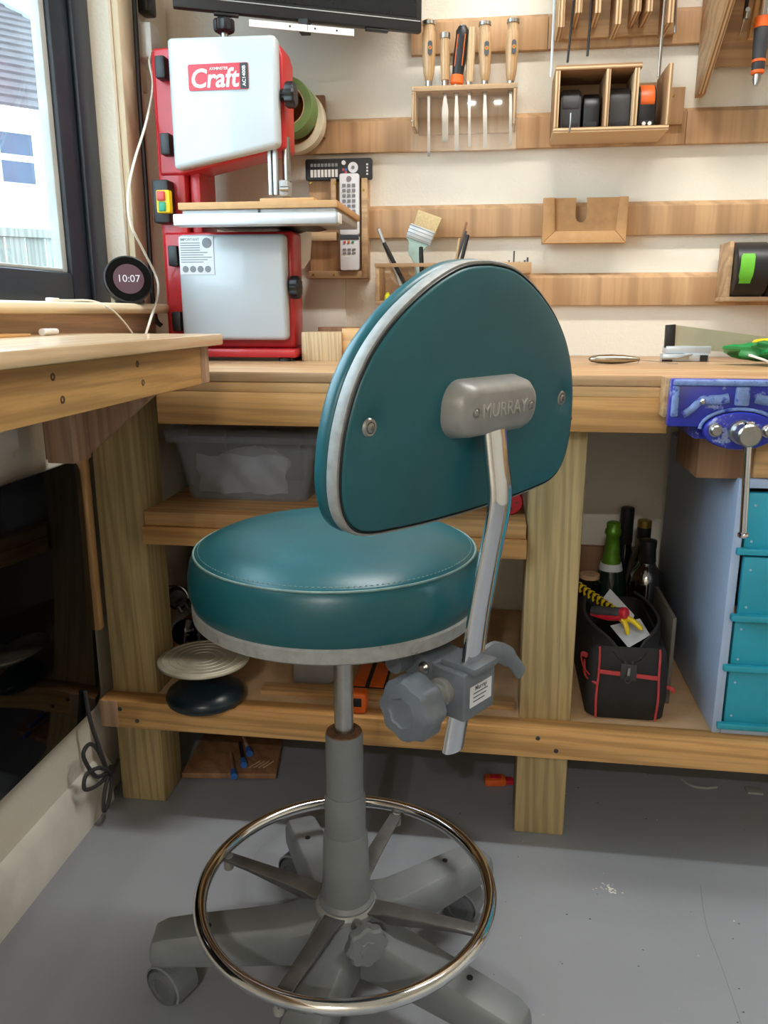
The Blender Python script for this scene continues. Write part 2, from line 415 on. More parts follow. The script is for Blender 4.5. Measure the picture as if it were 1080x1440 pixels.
# sill board with a rounded nose
sill = MB().prism([(-.12, 0), (.075, 0), (.083, .004), (.086, .010), (.083, .016), (.075, .020), (-.12, .020)], (WL, 0, 1.018), X, Z, -1.80, .4)
sill.build('sill', 'sillpaint', win, bevel=.002)
B(WL, WL+.016, WY1+.012, 1.838, 1.038, WZ1+.05).build('casing', 'casing', win, bevel=.004)
# board under the sill
struct(tag(B(WL, WL+.028, -.4, 1.79, .925, 1.018).build('trim_1', 'apron', None, bevel=.002)))

# ------------------------------------------------------------------ stool
RZ = math.radians(-34)
stool = thing('drafting_stool', 'teal vinyl drafting stool with chrome foot ring and five grey castor legs', 'stool', (-.194, .996, 0), RZ)
def SP(mb, name, mat, par=stool, **kw): return mb.build(name, mat, par, world=False, **kw)
# five-star base
for a in (224, 152, 80, 8, -64):
    a = math.radians(a); d = Vector((math.cos(a), math.sin(a), 0)); q = Vector((-d.y, d.x, 0))
    rs = []
    for r, hw, zb, zt in ((.025, .040, .085, .165), (.055, .038, .085, .158), (.09, .034, .085, .146), (.14, .032, .084, .141), (.22, .031, .084, .134), (.27, .030, .084, .128), (.288, .027, .085, .120), (.292, .022, .09, .105)):
        rs.append([d*r+q*sx*hw*k+Z*z for sx, k, z in ((-1, 1, zb), (1, 1, zb), (1, 1.0, zt-.014), (1, .78, zt), (-1, .78, zt), (-1, 1.0, zt-.014))])
    leg = SP(MB().rings(rs), 'leg', 'castpaint', bevel=.003, smooth=28)
    SP(MB().lathe([(.0045, 0), (.0045, .002)], 12, d*.205+q*.006+Z*.1345), 'plug_hole', 'black', leg)
    sw = math.radians(160+34)+random.uniform(-.15, .15)
    e = Vector((math.cos(sw), math.sin(sw), 0)); f = Vector((-e.y, e.x, 0)); c0 = d*.258 + e*.012
    SP(MB().cyl(d*.262+Z*.06, d*.262+Z*.092, .009, n=14), 'castor_stem', 'steel', leg)
    wh = MB()
    for sgn in (-1, 1): wh.lathe([(.020, .004), (.029, .005), (.030, .009), (.030, .018), (.027, .023), (.018, .024), (.016, .0225), (0, .0225)], 28, c0+Z*.030, f*sgn)
    SP(wh, 'castor_wheel', 'wheelgrey', leg)
    hood = MB(); rs = []
    for i in range(13):
        t = math.radians(-28+236*i/12); rr, ri = .0345, .0315
        rs.append([c0+Z*.031+(e*math.cos(t)+Z*math.sin(t))*r_+f*y for r_, y in ((ri, -.0215), (rr, -.020), (rr, .020), (ri, .0215))])
    SP(hood.rings(rs), 'castor_hood', 'castpaint', leg)
SP(MB().lathe([(.030, .07), (.044, .085), (.045, .15), (.041, .166), (.03, .168)], 40), 'hub', 'castpaint')
# column
SP(MB().lathe([(.0135, .44), (.0135, .636)], 28), 'gas_tube', 'steel')
SP(MB().lathe([(.0265, .348), (.0267, .444), (.0255, .4475), (.0145, .4475), (.0140, .43)], 40), 'column_sleeve', 'castpaint')
SP(MB().lathe([(.0140, .4476), (.0255, .4476), (.0248, .4492), (.0142, .4492)], 40), 'sleeve_top', 'rust')
SP(MB().lathe([(.0295, .286), (.0300, .343), (.0275, .352), (.024, .352)], 40), 'column_sleeve', 'castpaint')
SP(MB().lathe([(.0410, .165), (.0412, .176), (.0365, .181), (.0350, .21), (.0325, .283), (.030, .290), (.025, .290)], 40), 'column_sleeve', 'castpaint')
# foot ring
ring = MB(); RR = .2125
ring.tube([(RR*math.cos(t), RR*math.sin(t), .193) for t in (2*PI*i/96 for i in range(96))], .0098, 14, True)
SP(ring, 'foot_ring', 'chrome')
SP(MB().lathe([(.028, .140), (.045, .142), (.047, .150), (.046, .168), (.040, .174), (.03, .174)], 40), 'ring_collar', 'cast')
for a in (199.5, 109.5, 20, -70):
    a = math.radians(a); d = Vector((math.cos(a), math.sin(a), 0)); q = Vector((-d.y, d.x, 0)); rs = []
    for r, hw, zb, zt in ((.036, .017, .143, .170), (.07, .0135, .152, .176), (.12, .0118, .162, .180), (.17, .0105, .171, .183), (.213, .010, .175, .185)):
        rs.append([d*r+q*sx*hw*k+Z*z for sx, k, z in ((-1, .45, zb), (1, .45, zb), (1, .5, zt-.006), (1, 1, zt-.004), (1, 1, zt), (-1, 1, zt), (-1, 1, zt-.004), (-1, .5, zt-.006))])
    sp = SP(MB().rings(rs), 'spoke', 'spoke', bevel=.001)
    SP(MB().cyl(d*.206+Z*.163, d*.206+Z*.186, .0075, n=14), 'spoke_bolt', 'cast', sp)
a = math.radians(-27); kd = Vector((math.cos(a), math.sin(a), 0.05)).normalized()
kn = SP(MB().lathe([(.012, .074), (.026, .076), (.029, .082), (.029, .092), (.026, .096), (.012, .096), (.011, .098), (0, .098)], 48, (0, 0, .158), kd, 8, .07), 'height_knob', 'castpaint', smooth=30)
SP(MB().lathe([(.009, .03), (.009, .06), (.006, .062), (.006, .078)], 16, (0, 0, .160), kd), 'knob_stem', 'steel', kn)
# seat
so = Vector((-.008, 0, 0)); so = Matrix.Rotation(-RZ, 3, 'Z') @ so
SP(MB().lathe([(.03, .650), (.184, .650), (.1885, .655), (.1935, .672), (.1935, .692), (.190, .710), (.1835, .7215)] + [(.1835*x, .7215+.024*(1-x**5)) for x in (.985, .97, .95, .93, .91, .88, .85, .81, .76, .7, .62, .52, .4, .25, .1)] + [(0, .7455)], 96, so), 'seat_cushion', 'teal', smooth=60)
SP(MB().tube([so+Vector((.1845*math.cos(t), .1845*math.sin(t), .7205)) for t in (2*PI*i/96 for i in range(96))], .0016, 8, True), 'seat_piping', 'piping')
SP(MB().lathe([(.15, .634), (.186, .634), (.190, .637), (.1905, .652), (.187, .655), (.15, .655)], 96, so), 'seat_trim_band', 'greyband')
SP(MB().lathe([(.02, .618), (.05, .622), (.15, .634), (.15, .64), (.02, .64)], 40, so), 'seat_pan', 'darkcast')
# stitches as short dashes around the top edge
st = MB()
for k in range(170):
    t = 2*PI*k/170; c = so+Vector((0.1790*math.cos(t), .1790*math.sin(t), .7245)); tt = Vector((-math.sin(t), math.cos(t), 0))
    rr = Vector((math.cos(t), math.sin(t), -.35))
    st.add([c-tt*.0019-rr*.0004, c+tt*.0019-rr*.0004, c+tt*.0019+rr*.0004, c-tt*.0019+rr*.0004, c+Z*.0009], [(0, 1, 4), (1, 2, 4), (2, 3, 4), (3, 0, 4)])
tag(SP(st, 'stitching', 'piping'), kind='stuff')
# backrest: half outline (u, v), mirrored
TA = math.radians(4)
BO = Vector((.2157, 0, .909)); BU = Vector((0, 1, 0)); BV = Vector((math.sin(TA), 0, math.cos(TA))); BN = Vector((math.cos(TA), 0, -math.sin(TA)))
half = [(0, .1595), (.034, .1570), (.062, .1500), (.099, .1335), (.138, .1090), (.168, .0820), (.187, .0560), (.199, .0300), (.207, .0000), (.2100, -.0300), (.2085, -.0560), (.201, -.0770), (.187, -.0915), (.166, -.0985), (.135, -.1015), (.083, -.1045), (.03, -.1055), (0, -.1058)]
full = half + [(-a, b) for a, b in half[-2:0:-1]]
fp = smooth_path([(a, b, 0) for a, b in full+full[:1]], 5)[:-1]
OUT = [(p.x, p.y) for p in fp]; NO = len(OUT)
NRM = []
for i in range(NO):
    a, b = OUT[i-1], OUT[(i+1) % NO]; tx, ty = b[0]-a[0], b[1]-a[1]; l = math.hypot(tx, ty); NRM.append((-ty/l, tx/l))
if sum(NRM[0]) < 0: NRM = [(-a, -b) for a, b in NRM]
def boff(off, n): return [BO+BU*(a+na*off)+BV*(b+nb*off)+BN*n for (a, b), (na, nb) in zip(OUT, NRM)]
def bscale(s, nf):
    return [BO+BU*(a*s)+BV*(.02+(b-.02)*s)+BN*nf(a*s, .02+(b-.02)*s, s) for a, b in OUT]
def puff(u, v, s):
    e = 1-s; z = -.001+.0045*(1-math.exp(-e*9))
    for su in (-.176, .176): z -= .0055*math.exp(-((u-su)**2+(v-.007)**2)/(.013**2))
    return z
bp = MB().rings([boff(-.001, -.016), boff(-.0005, -.004)] + [bscale(s, puff) for s in (.985, .97, .95, .92, .89, .86, .83, .80, .77, .74, .7, .65, .6, .5, .4, .3, .2, .1, .03)])
back = SP(bp, 'backrest', 'teal_back', smooth=60)
SP(MB().rings([boff(.001, -.004), boff(.0038, -.0045), boff(.0048, -.007), boff(.0048, -.0165), boff(.003, -.0185), boff(-.003, -.0185), boff(-.003, -.006)], closed=True, caps=False), 'trim_band', 'greyband', back, smooth=50)
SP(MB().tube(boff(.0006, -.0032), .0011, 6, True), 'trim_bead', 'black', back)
SP(MB().rings([boff(.001, -.0182), boff(.0038, -.020), boff(.0052, -.025), boff(.0045, -.032), boff(.000, -.038)] + [bscale(s, lambda u, v, s: -.038-.012*math.sqrt(1-s*s)) for s in (.97, .9, .8, .65, .5, .3, .1)]), 'front_cushion', 'teal', back, smooth=60)
for su in (-.176, .176):
    o = BO+BU*su+BV*.007+BN*(-.0022)
    SP(MB().lathe([(.0098, -.002), (.0098, .0008), (.0080, .0026), (.0058, .0026), (.0052, .0012), (.0048, .0030), (.0036, .0038), (.0022, .0038), (.0020, .0020), (0, .0020)], 28, o, BN), 'cup_screw', 'steel', back)
# casting with the maker's name
brk = MB(); pr0 = rrect(.150, .062, .026, 7); pr1 = rrect(.142, .055, .024, 7); pr2 = rrect(.128, .044, .020, 7)
cb = BO+BV*.014
def lay(pl, n): return [cb+BU*a+BV*b+BN*n for a, b in pl]
bracket = SP(brk.rings([lay(pr0, -.001), lay(pr0, .004), lay(pr1, .022), lay(pr2, .030), lay(rrect(.118, .036, .016, 7), .0315)]), 'bracket', 'cast', smooth=50)
text('maker_name', 'MURRAY', .0215, 'letter', bracket, cb+BN*.0315+BU*.0, BU, BV, .0014, -.0001, world=False)
for su in (-.052, .052):
    SP(MB().lathe([(.0058, 0), (.0058, .0012), (.0044, .0012), (.0044, .0004), (.0028, .0022), (0, .0022)], 16, cb+BU*su+BN*.031, BN), 'bracket_screw', 'steel', bracket)
bar = smooth_path([(.190, 0, .497), (.198, 0, .545), (.2145, 0, .621), (.2235, 0, .685), (.2355, 0, .756), (.244, 0, .803), (.2455, 0, .828), (.241, 0, .860), (.236, 0, .893), (.235, 0, .905)], 6)
SP(MB().tube(bar, .0190, 24, flat=(1, .50), side=(0, 1, 0)), 'back_bar', 'chrome')
# clamp
cl = SP(B(.178, .228, -.031, .031, .556, .617), 'clamp_body', 'darkcast', bevel=.004, seg=3)
SP(B(.186, .236, -.024, .024, .614, .624), 'clamp_lip', 'darkcast', cl, bevel=.003)
lb = SP(B(.2281, .2288, -.021, .022, .572, .598), 'label_plate', 'paper', cl)
text('label_text', 'Murray', .008, 'inkdark', lb, (.2289, 0, .594), (0, 1, 0), (0, 0, 1), .0001, .0001, world=False)
for k in range(3): SP(B(.2288, .2290, -.015, .014-.003*k, .5875-.005*k, .5888-.005*k), 'label_line', 'inkdark', lb)
SP(MB().hexa([(.11, -.022, .592), (.186, -.03, .575), (.11, .022, .592), (.186, .03, .575), (.11, -.022, .632), (.186, -.03, .616), (.11, .022, .632), (.186, .03, .616)]), 'clamp_arm', 'darkcast', cl, bevel=.004)
SP(MB().lathe([(.0075, 0), (.0075, .003), (.004, .006), (0, .006)], 16, (.166, -.0275, .607), (0, -1, 0)), 'rivet', 'steel', cl)
ck = SP(MB().lathe([(.020, .066), (.033, .068), (.0365, .074), (.0365, .098), (.033, .104), (.018, .107), (.016, .105), (0, .105)], 96, (.196, 0, .588), (0, -1, 0), 8, .05), 'clamp_knob', 'darkcast', smooth=30)
SP(MB().lathe([(.017, .030), (.017, .040), (.013, .041), (.013, .052), (.0145, .053), (.0145, .068)], 28, (.196, 0, .588), (0, -1, 0)), 'knob_shaft', 'cast', ck)
SP(MB().lathe([(.013, .015), (.013, .05)], 20, (.135, -.0, .610), (0, -1, 0)), 'pivot_pin', 'darkcast', cl)
SP(MB().tube(smooth_path([(.205, .028, .607), (.207, .055, .612), (.212, .085, .596), (.214, .112, .566)], 5), [.014]*6+[.013]*5+[.010]*5, 12, flat=(.5, 1), side=(1, 0, 0)), 'tilt_lever', 'darkcast', cl)

# ------------------------------------------------------------------ back workbench
BT = .918
bench = thing('workbench', 'long wooden workbench on square treated posts along the back wall', 'workbench', (.3, 1.7, 0))
BX0, BX1 = WL, 1.9
top = B(BX0+.02, BX1, 1.386, WB-.004, BT-.018, BT).build('worktop', 'worktop', bench, bevel=.002)
B(BX0+.02, BX1, 1.388, WB-.004, BT-.036, BT-.0185).build('worktop_underlayer', 'pine_x', bench, bevel=.001)
VX = onY(938, 570, 1.386).x+.003
r1 = B(-.61, VX, 1.386, 1.424, .822, BT-.0362).build('front_rail', 'pine_rail', bench, bevel=.002)
B(VX+.24, BX1, 1.386, 1.424, .822, BT-.0362).build('front_rail', 'pine_rail', bench, bevel=.002)
r2 = B(-.776, BX1, 1.386, 1.43, .196, .256).build('lower_rail', 'pine_rail', bench, bevel=.003)
B(-.776, -.738, 1.3855, 1.387, .197, .255).build('end_grain', 'pinkwood', r2, bevel=.0005)
for x0 in (-.768, .068, 1.30):
    lg = B(x0, x0+.098, 1.43, 1.525, 0, .882).build('post', 'treated', bench, bevel=.004)
    for k, (dx, z) in enumerate(((.03, .868), (.06, .845), (.035, .238), (.07, .214))):
        MB().lathe([(.0045, 0), (.0045, .0008), (.002, .0008), (.0015, 0), (0, 0)], 12, (x0+dx, 1.386, z), (0, -1, 0)).build('screw_head', 'inkdark', lg)
sh = B(-.668, .066, 1.424, 2.0, .617, .645).build('shelf_board', 'pine_x', bench, bevel=.002)
B(-.672, .068, 1.418, 1.456, .580, .6165).build('shelf_rail', 'pine_rail', bench, bevel=.002)
B(-.776, BX1, 1.43, WB-.01, .236, .2535).build('lower_shelf_board', 'card', bench, bevel=.001)
B(-.46, .06, 1.46, 1.50, .2534, .262).build('shelf_batten', 'pine_x', bench, bevel=.001)
B(-.768, -.67, 1.92, 2.018, 0, .88).build('post', 'treated', bench, bevel=.004)

# ------------------------------------------------------------------ side bench on the left wall
sb = thing('side_bench', 'narrow pine bench top with screwed rail below the window', 'bench', (-.63, .4, .785))
B(WL+.030, -.460, -1.2, 1.335, .967, .985).build('bench_top', 'worktop_y', sb, bevel=.003)
fr = B(-.516, -.478, -1.2, 1.272, .9055, .9668).build('front_rail', 'pine_y', sb, bevel=.002)
B(WL+.03, -.478, 1.2725, 1.31, .9055, .9668).build('end_rail', 'pinkwood', sb, bevel=.002)
for (px, py) in ((74, 530), (88, 562), (193, 512), (201, 538)):
    p = onX(px, py, -.478)
    MB().lathe([(.0045, 0), (.0045, .0006), (.0022, .0006), (.0015, -.002), (0, -.002)], 12, p, (1, 0, 0)).build('screw_head', 'rust', fr)
MB().prism([(-.775, .9054), (-.545, .9054), (-.700, .778), (-.735, .770), (-.775, .770)], (0, 1.30, 0), X, Z, 0, .018).build('gusset', 'pinkwood', sb, bevel=.001)
B(-.738, -.690, 1.225, 1.285, .775, .9054).build('wall_block', 'pinkwood', sb, bevel=.002)
B(WL+.018, -.770, 1.403, 1.421, .40, .78).build('edge_strip', 'pine_z', sb, bevel=.001)
B(WL+.0005, WL+.02, -.6, 1.22, .80, .965).build('back_board', 'skirt', sb)

# ------------------------------------------------------------------ black panel heater
ht = thing('panel_heater', 'black glossy glass panel heater on the wall below the side bench', 'heater', (WL+.02, 1.0, .245))
hp = [(a+1.0, b+.4975) for a, b in rrect(.80, .505, .03, 6)]
MB().prism([(-a, b) for a, b in hp], (-.778, 0, 0), -Y_, Z, 0, .008).build('glass_panel', 'blackgloss', ht, bevel=.0015)
B(WL+.0, -.7785, .7, 1.3, .32, .70).build('mount_box', 'black', ht)
cord = [(-.776, 1.335, .30), (-.772, 1.338, .235), (-.765, 1.352, .16), (-.765, 1.372, .10), (-.772, 1.355, .16), (-.768, 1.318, .195), (-.766, 1.29, .185), (-.764, 1.325, .12), (-.762, 1.375, .10), (-.764, 1.33, .098), (-.764, 1.28, .12), (-.764, 1.29, .145), (-.762, 1.34, .13), (-.760, 1.375, .09), (-.760, 1.36, .045), (-.760, 1.335, .035), (-.761, 1.345, .07), (-.761, 1.375, .10), (-.762, 1.40, .098), (-.765, 1.42, .10)]
MB().tube(smooth_path(cord, 6), .0042, 8).build('power_cord', 'rubber', ht)
MB().lathe([(.006, 0), (.009, .003), (.009, .020), (.006, .023)], 12, (-.761, 1.365, .10), (0, 1, 0.1)).build('cable_tie', 'black', ht)

# ------------------------------------------------------------------ bandsaw
F0 = 1.70
bs = thing('bandsaw', 'red benchtop bandsaw with white doors standing at the end of the workbench', 'bandsaw', (-.57, 1.80, BT))
# column / spine
B(-.728, -.668, 1.742, 1.88, .945, 1.545).build('spine', 'red', bs, bevel=.006)
B(-.664, -.642, 1.76, 1.86, 1.16, 1.36).build('spine_web', 'red', bs, bevel=.003)
def housing(pts, d0, d1, name, mat, bv):
    return MB().prism(pts, (0, 0, 0), X, Z, -d1, -d0).build(name, mat, bs, bevel=bv, seg=3)
a, b, c, d = onY(233, 52, F0), onY(387, 47, F0), onY(395, 204, F0), onY(245, 239, F0)
ud = [(a.x, a.z), (b.x, b.z), (b.x, c.z), (a.x, d.z)]
udo = housing(ud, F0, F0+.036, 'upper_door', 'white', .010)
housing([(-.722, b.z-.004), (b.x-.004, b.z-.004), (b.x+.004, b.z-.03), (b.x+.004, c.z+.002), (a.x, d.z-.004), (-.722, d.z-.004)], F0+.037, F0+.125, 'upper_housing', 'red', .006)
a2, b2 = onY(248, 328, F0), onY(400, 328, F0)
ldo = housing([(a2.x, .962), (b2.x, .962), (b2.x, b2.z), (a2.x, b2.z)], F0, F0+.034, 'lower_door', 'white', .010)
housing([(-.722, .945), (b2.x+.008, .945), (b2.x+.008, b2.z+.008), (-.722, b2.z+.008)], F0+.035, F0+.115, 'lower_housing', 'red', .006)
B(-.735, b2.x+.020, F0-.012, F0+.16, BT+.008, .944).build('base_plate', 'red', bs, bevel=.004)
for fx in (-.70, b2.x-.01):
    for fy in (F0+.01, F0+.14): MB().cyl((fx, fy, BT), (fx, fy, BT+.010), .014, .012).build('rubber_foot', 'rubber', bs)
# hinges
for px, py, dr in ((228, 95, udo), (235, 203, udo), (246, 360, ldo), (251, 452, ldo)):
    p = onY(px, py, F0+.02); hz = .021
    h = B(p.x-.013, p.x+.008, F0+.012, F0+.04, p.z-hz, p.z+hz).build('hinge', 'black', dr, bevel=.003)
# knobs on the door edges
for px, py, dr in ((399, 132, udo), (406, 404, ldo)):
    p = onY(px, py, F0+.02)
    MB().lathe([(.010, -.012), (.012, -.002), (.022, 0), (.0235, .004), (.0235, .016), (.020, .020), (.008, .021), (0, .021)], 60, (b2.x+.004, F0+.03, p.z), (1, 0, 0), 10, .06).build('door_knob', 'black', dr, smooth=30)
# brand sticker
p, q = onY(264, 91, F0-.001), onY(350, 125, F0-.001)
w_, h_ = q.x-p.x, p.z-q.z; cx, cz = (p.x+q.x)/2, (p.z+q.z)/2
stk = MB().prism(rrect(w_, h_, .004), (cx, F0-.0012, cz), X, Z, 0, .0006).build('brand_sticker', 'redlid', udo)
B(cx+w_/2-.017, cx+w_/2-.0005, F0-.0022, F0-.0018, cz-h_/2+.001, cz+h_/2-.001).build('sticker_end', 'black', stk)
text('sticker_text', 'Craft', h_*1.0, 'whitepl', stk, (cx-.009, F0-.0024, cz-.004), X, Z, .0003, .0010, .15, sx=.98)
text('sticker_text', 'AXMINSTER', .0072, 'whitepl', stk, (cx+.002, F0-.0024, cz+h_*.30), X, Z, .0002, .0001)
text('sticker_text', 'AC1400B', .0095, 'whitepl', stk, (cx+w_/2-.0085, F0-.0024, cz), Z, -X, .0002, .0002)
# safety sticker
p, q = onY(251, 333, F0-.001), onY(302, 386, F0-.001); w_, h_ = q.x-p.x, p.z-q.z
ss = B(p.x, q.x, F0-.0014, F0-.0004, q.z, p.z).build('safety_sticker', 'paper', ldo)
text('sticker_text', 'IMPORTANT', .0075, 'ink', ss, (p.x+.003, F0-.0016, p.z-.006), X, Z, .0001, .0001, align='LEFT')
for k in range(9):
    z = p.z-.013-.0048*k; ln = w_*(.62 if k < 4 else .95-.12*(k % 3))
    B(p.x+.003, p.x+.003+ln-.004, F0-.0018, F0-.0014, z-.0009, z+.0009).build('print_line', 'ink', ss)
MB().prism(circ(.0105), (q.x-.014, F0-.0014, p.z-.013), X, Z, 0, .0004).build('print_mark', 'ink', ss)
for k in range(4):
    MB().prism(circ(.0068), (p.x+.012+.0165*k, F0-.0014, q.z+.011), X, Z, 0, .0004).build('print_mark', 'ink', ss)
# switch box
p, q = onY(219, 255, F0+.03), onY(245, 315, F0+.03)
swb = B(p.x, q.x, F0+.006, F0+.045, q.z, p.z).build('switch_box', 'black', bs, bevel=.004)
p, q = onY(221, 268, F0), onY(242, 300, F0)
yb = B(p.x, q.x, F0-.010, F0+.008, q.z, p.z).build('switch_guard', 'yellow', swb, bevel=.003)
zm = (p.z+q.z)/2
b_ = B(p.x+.004, q.x-.009, F0-.016, F0-.004, zm+.001, p.z-.003).build('stop_button', 'redbtn', yb, bevel=.002)
B(p.x+.006, q.x-.009, F0-.014, F0-.004, q.z+.003, zm-.001).build('start_button', 'greenbtn', yb, bevel=.002)
# table with sacrificial board and fence rail
T0 = 1.60
tz = onY(473, 291, T0).z; tx0, tx1 = onY(250, 290, T0).x, onY(474, 285, T0).x
tb = B(tx0, tx1, T0, 1.862, tz, tz+.013).build('table_board', 'mdf', bs, bevel=.001)
p = onY(365, 276, T0+.02)
B(p.x, tx1-.05, T0+.02, T0+.2, tz+.0131, tz+.021).build('table_batten', 'pine_x', tb, bevel=.001)
ct = B(tx0+.006, tx1-.004, T0+.006, 1.855, tz-.017, tz-.0002).build('cast_table', 'cast', bs, bevel=.002)
B(-.47, -.466, T0+.004, T0+.0062, tz-.017, tz-.0004).build('table_slot', 'black', ct)
p, q = onY(243, 301, T0-.03), onY(474, 318, T0-.03)
fl = B(p.x, q.x, T0-.032, T0+.004, p.z-.022, p.z).build('fence_rail', 'alu', bs, bevel=.003)
B(q.x, q.x+.004, T0-.028, T0, p.z-.020, p.z-.002).build('rail_cap', 'whitepl', fl, bevel=.001)
MB().hexa([(-.56, 1.70, 1.195), (-.40, 1.70, 1.195), (-.56, 1.84, 1.195), (-.40, 1.84, 1.195), (-.60, 1.66, tz-.018), (-.38, 1.66, tz-.018), (-.60, 1.85, tz-.018), (-.38, 1.85, tz-.018)]).build('trunnion', 'black', bs, bevel=.003)
# blade guard and guide post
p, q = onY(376, 212, 1.73), onY(389, 274, 1.73)
B(p.x, p.x+.007, 1.73, 1.745, q.z, p.z+.03).build('blade_guard', 'alu', bs, bevel=.001)
B(p.x+.0105, p.x+.018, 1.73, 1.745, q.z, p.z+.03).build('blade_guard', 'alu', bs, bevel=.001)
B(p.x+.0065, p.x+.011, 1.738, 1.745, q.z, p.z+.03).build('blade', 'black', bs)
MB().cyl((p.x+.032, 1.76, q.z+.03), (p.x+.032, 1.76, p.z+.03), .009).build('guide_post', 'steel', bs)
gb = B(p.x+.020, p.x+.040, 1.735, 1.775, q.z-.002, q.z+.030).build('guide_block', 'cast', bs, bevel=.003)
MB().cyl((p.x+.025, 1.732, q.z+.012), (p.x+.043, 1.732, q.z+.012), .005).build('guide_bearing', 'steel', gb)
# tension knob on the lid, with its threaded neck
p = onY(315, 36, F0+.07)
tk = MB().lathe([(.012, -.004), (.019, 0), (.021, .004), (.021, .018), (.018, .022), (.0, .022)], 60, (p.x, F0+.07, p.z-.011), Z, 10, .07).build('tension_knob', 'black', bs, smooth=30)
MB().cyl((p.x, F0+.07, b.z-.006), (p.x, F0+.07, p.z-.008), .008).build('tension_screw', 'steel', tk)
# dust cup behind the lower housing
p = onY(424, 345, 1.86)
MB().lathe([(.016, -.05), (.030, -.03), (.034, .01), (.034, .03), (.028, .034)], 28, (p.x-.010, 1.855, p.z), Z).build('dust_cup', 'whitepl', bs)
MB().lathe([(.020, 0), (.038, .004), (.042, .03), (.03, .045)], 28, (p.x-.006, 1.845, p.z+.018), (-.3, 0, 1)).build('dust_port', 'blackmat', bs)

# ------------------------------------------------------------------ monitor on the wall
tvc = thing('monitor', 'black flat monitor angled out from the wall above the bandsaw', 'monitor', (-.42, 1.83, 1.61))
A0 = Vector((-.660, 1.712, 1.612)); A1 = Vector((-.183, 1.93, 1.612)); tr = (A1-A0).normalized(); tn = Vector((tr.y, -tr.x, 0))
tw = (A1-A0).length; T4 = Matrix((tr, -tn, Z)).transposed().to_4x4(); T4.translation = A0
B(0, tw, 0, .018, 0, .335, T4).build('bezel', 'black', tvc, bevel=.003)
B(.012, tw-.012, -.0012, .004, .028, .323, T4).build('display', 'screen', tvc)
B(.004, tw-.004, -.0012, .002, .020, .022, T4).build('bezel_line', 'greyplastic', tvc)
B(.05, tw-.05, .018, .045, .02, .30, T4).build('back_shell', 'blackmat', tvc, bevel=.01)
for k in (.08, .40): B(k, k+.05, .003, .015, -.005, .001, T4).build('vent_tab', 'black', tvc, bevel=.001)
B(.20, .30, .045, .17, .12, .20, T4).build('wall_arm', 'black', tvc, bevel=.004)
pa, pb_ = onY(350, 27, 1.765), onY(498, 41, 1.855)
strip = thing('mounting_bar', 'white metal bar with holes below the monitor', 'bar', ((pa+pb_)/2))
dv = (pb_-pa); nn = Vector((dv.y, -dv.x, 0)).normalized(); dn = dv.normalized(); uu = nn.cross(dn); uu = uu if uu.z > 0 else -uu
MB().rings([[pa+nn*k, pa+nn*k-uu*.013, pa+nn*k-uu*.013-nn*.003, pa-nn*.003+nn*k] for k in (0,)] + [[pb_, pb_-uu*.013, pb_-uu*.013-nn*.003, pb_-nn*.003]]).build('bar', 'whitepl', strip)
for f in (.38, .62, .83):
    MB().cyl(pa+dv*f-uu*.006-nn*.001, pa+dv*f-uu*.006+nn*.0008, .002, n=10).build('hole', 'black', strip)
B((pa.x+pb_.x)/2-.01, (pa.x+pb_.x)/2+.01, (pa.y+pb_.y)/2+.004, (pa.y+pb_.y)/2+.034, (pa.z+pb_.z)/2-.011, 1.6126).build('standoff', 'black', strip)

# ------------------------------------------------------------------ plywood cleats on the wall
CL = WB-.018
def cleat(x0, x1, z0, z1, label, cuts=()):
    t = thing('wall_cleat', label, 'wood strip', ((x0+x1)/2, WB, z0), 0, 'cleats screwed to the back wall')
    xs = [x0]+list(cuts)+[x1]
    for i in range(len(xs)-1):
        MB().prism([(0, z0), (.018, z0), (.018, z1-.012), (0, z1)], (xs[i]+.0006, WB, 0), -Y_, Z, -(xs[i+1]-xs[i]-.0012), 0).build('plank', 'veneer', t, bevel=.0008)
    return t
cleat(-.216, 1.6, 1.592, 1.668, 'plywood cleat strip behind the chisel handles, topmost on the wall', (.092, 1.0))
cleat(-.60, 1.6, 1.388, 1.466, 'plywood cleat strip carrying the chisel rack and the tape measure box', (.405,))
cleat(-.40, 1.6, 1.195, 1.270, 'plywood cleat strip carrying the small notched fibreboard holder', (.77,))
cleat(-.28, 1.6, 1.037, 1.112, 'plywood cleat strip nearest above the workbench top', (.9,))

# ------------------------------------------------------------------ chisel rack and chisels
cr = thing('chisel_rack', 'plywood chisel rack with clear acrylic front panel', 'tool rack', (-.09, CL, 1.43))
p, q = onY(579, 123, 1.935), onY(728, 116, 1.935)
ts = MB().box(p.x, q.x, 1.935, 1.957, q.z-.010, q.z).box(p.x, q.x, 1.973, CL, q.z-.010, q.z)
edges = [p.x]
for px_ in (603, 626, 642, 660, 682, 718): xs_ = onY(px_, 118, 1.965).x; edges += [xs_-.0056, xs_+.0056]
edges.append(q.x)
for k_ in range(0, len(edges), 2): ts.box(edges[k_], edges[k_+1], 1.957, 1.973, q.z-.010, q.z)
ts.build('top_shelf', 'ply', cr)
z0 = onY(580, 178, 1.935).z
B(p.x, p.x+.009, 1.935, CL, z0, q.z-.0105).build('side_panel', 'plyedge_x', cr, bevel=.001)
B(q.x-.009, q.x, 1.935, CL, z0, q.z-.0105).build('side_panel', 'plyedge_x', cr, bevel=.001)
B(p.x+.0095, q.x-.0095, CL-.010, CL-.0005, z0-.004, q.z-.0105).build('back_panel', 'veneer', cr)
z1 = onY(640, 212, 1.93).z
B(p.x-.001, q.x+.001, 1.930, 1.9342, z1, q.z-.004).build('acrylic_front', 'clear', cr)
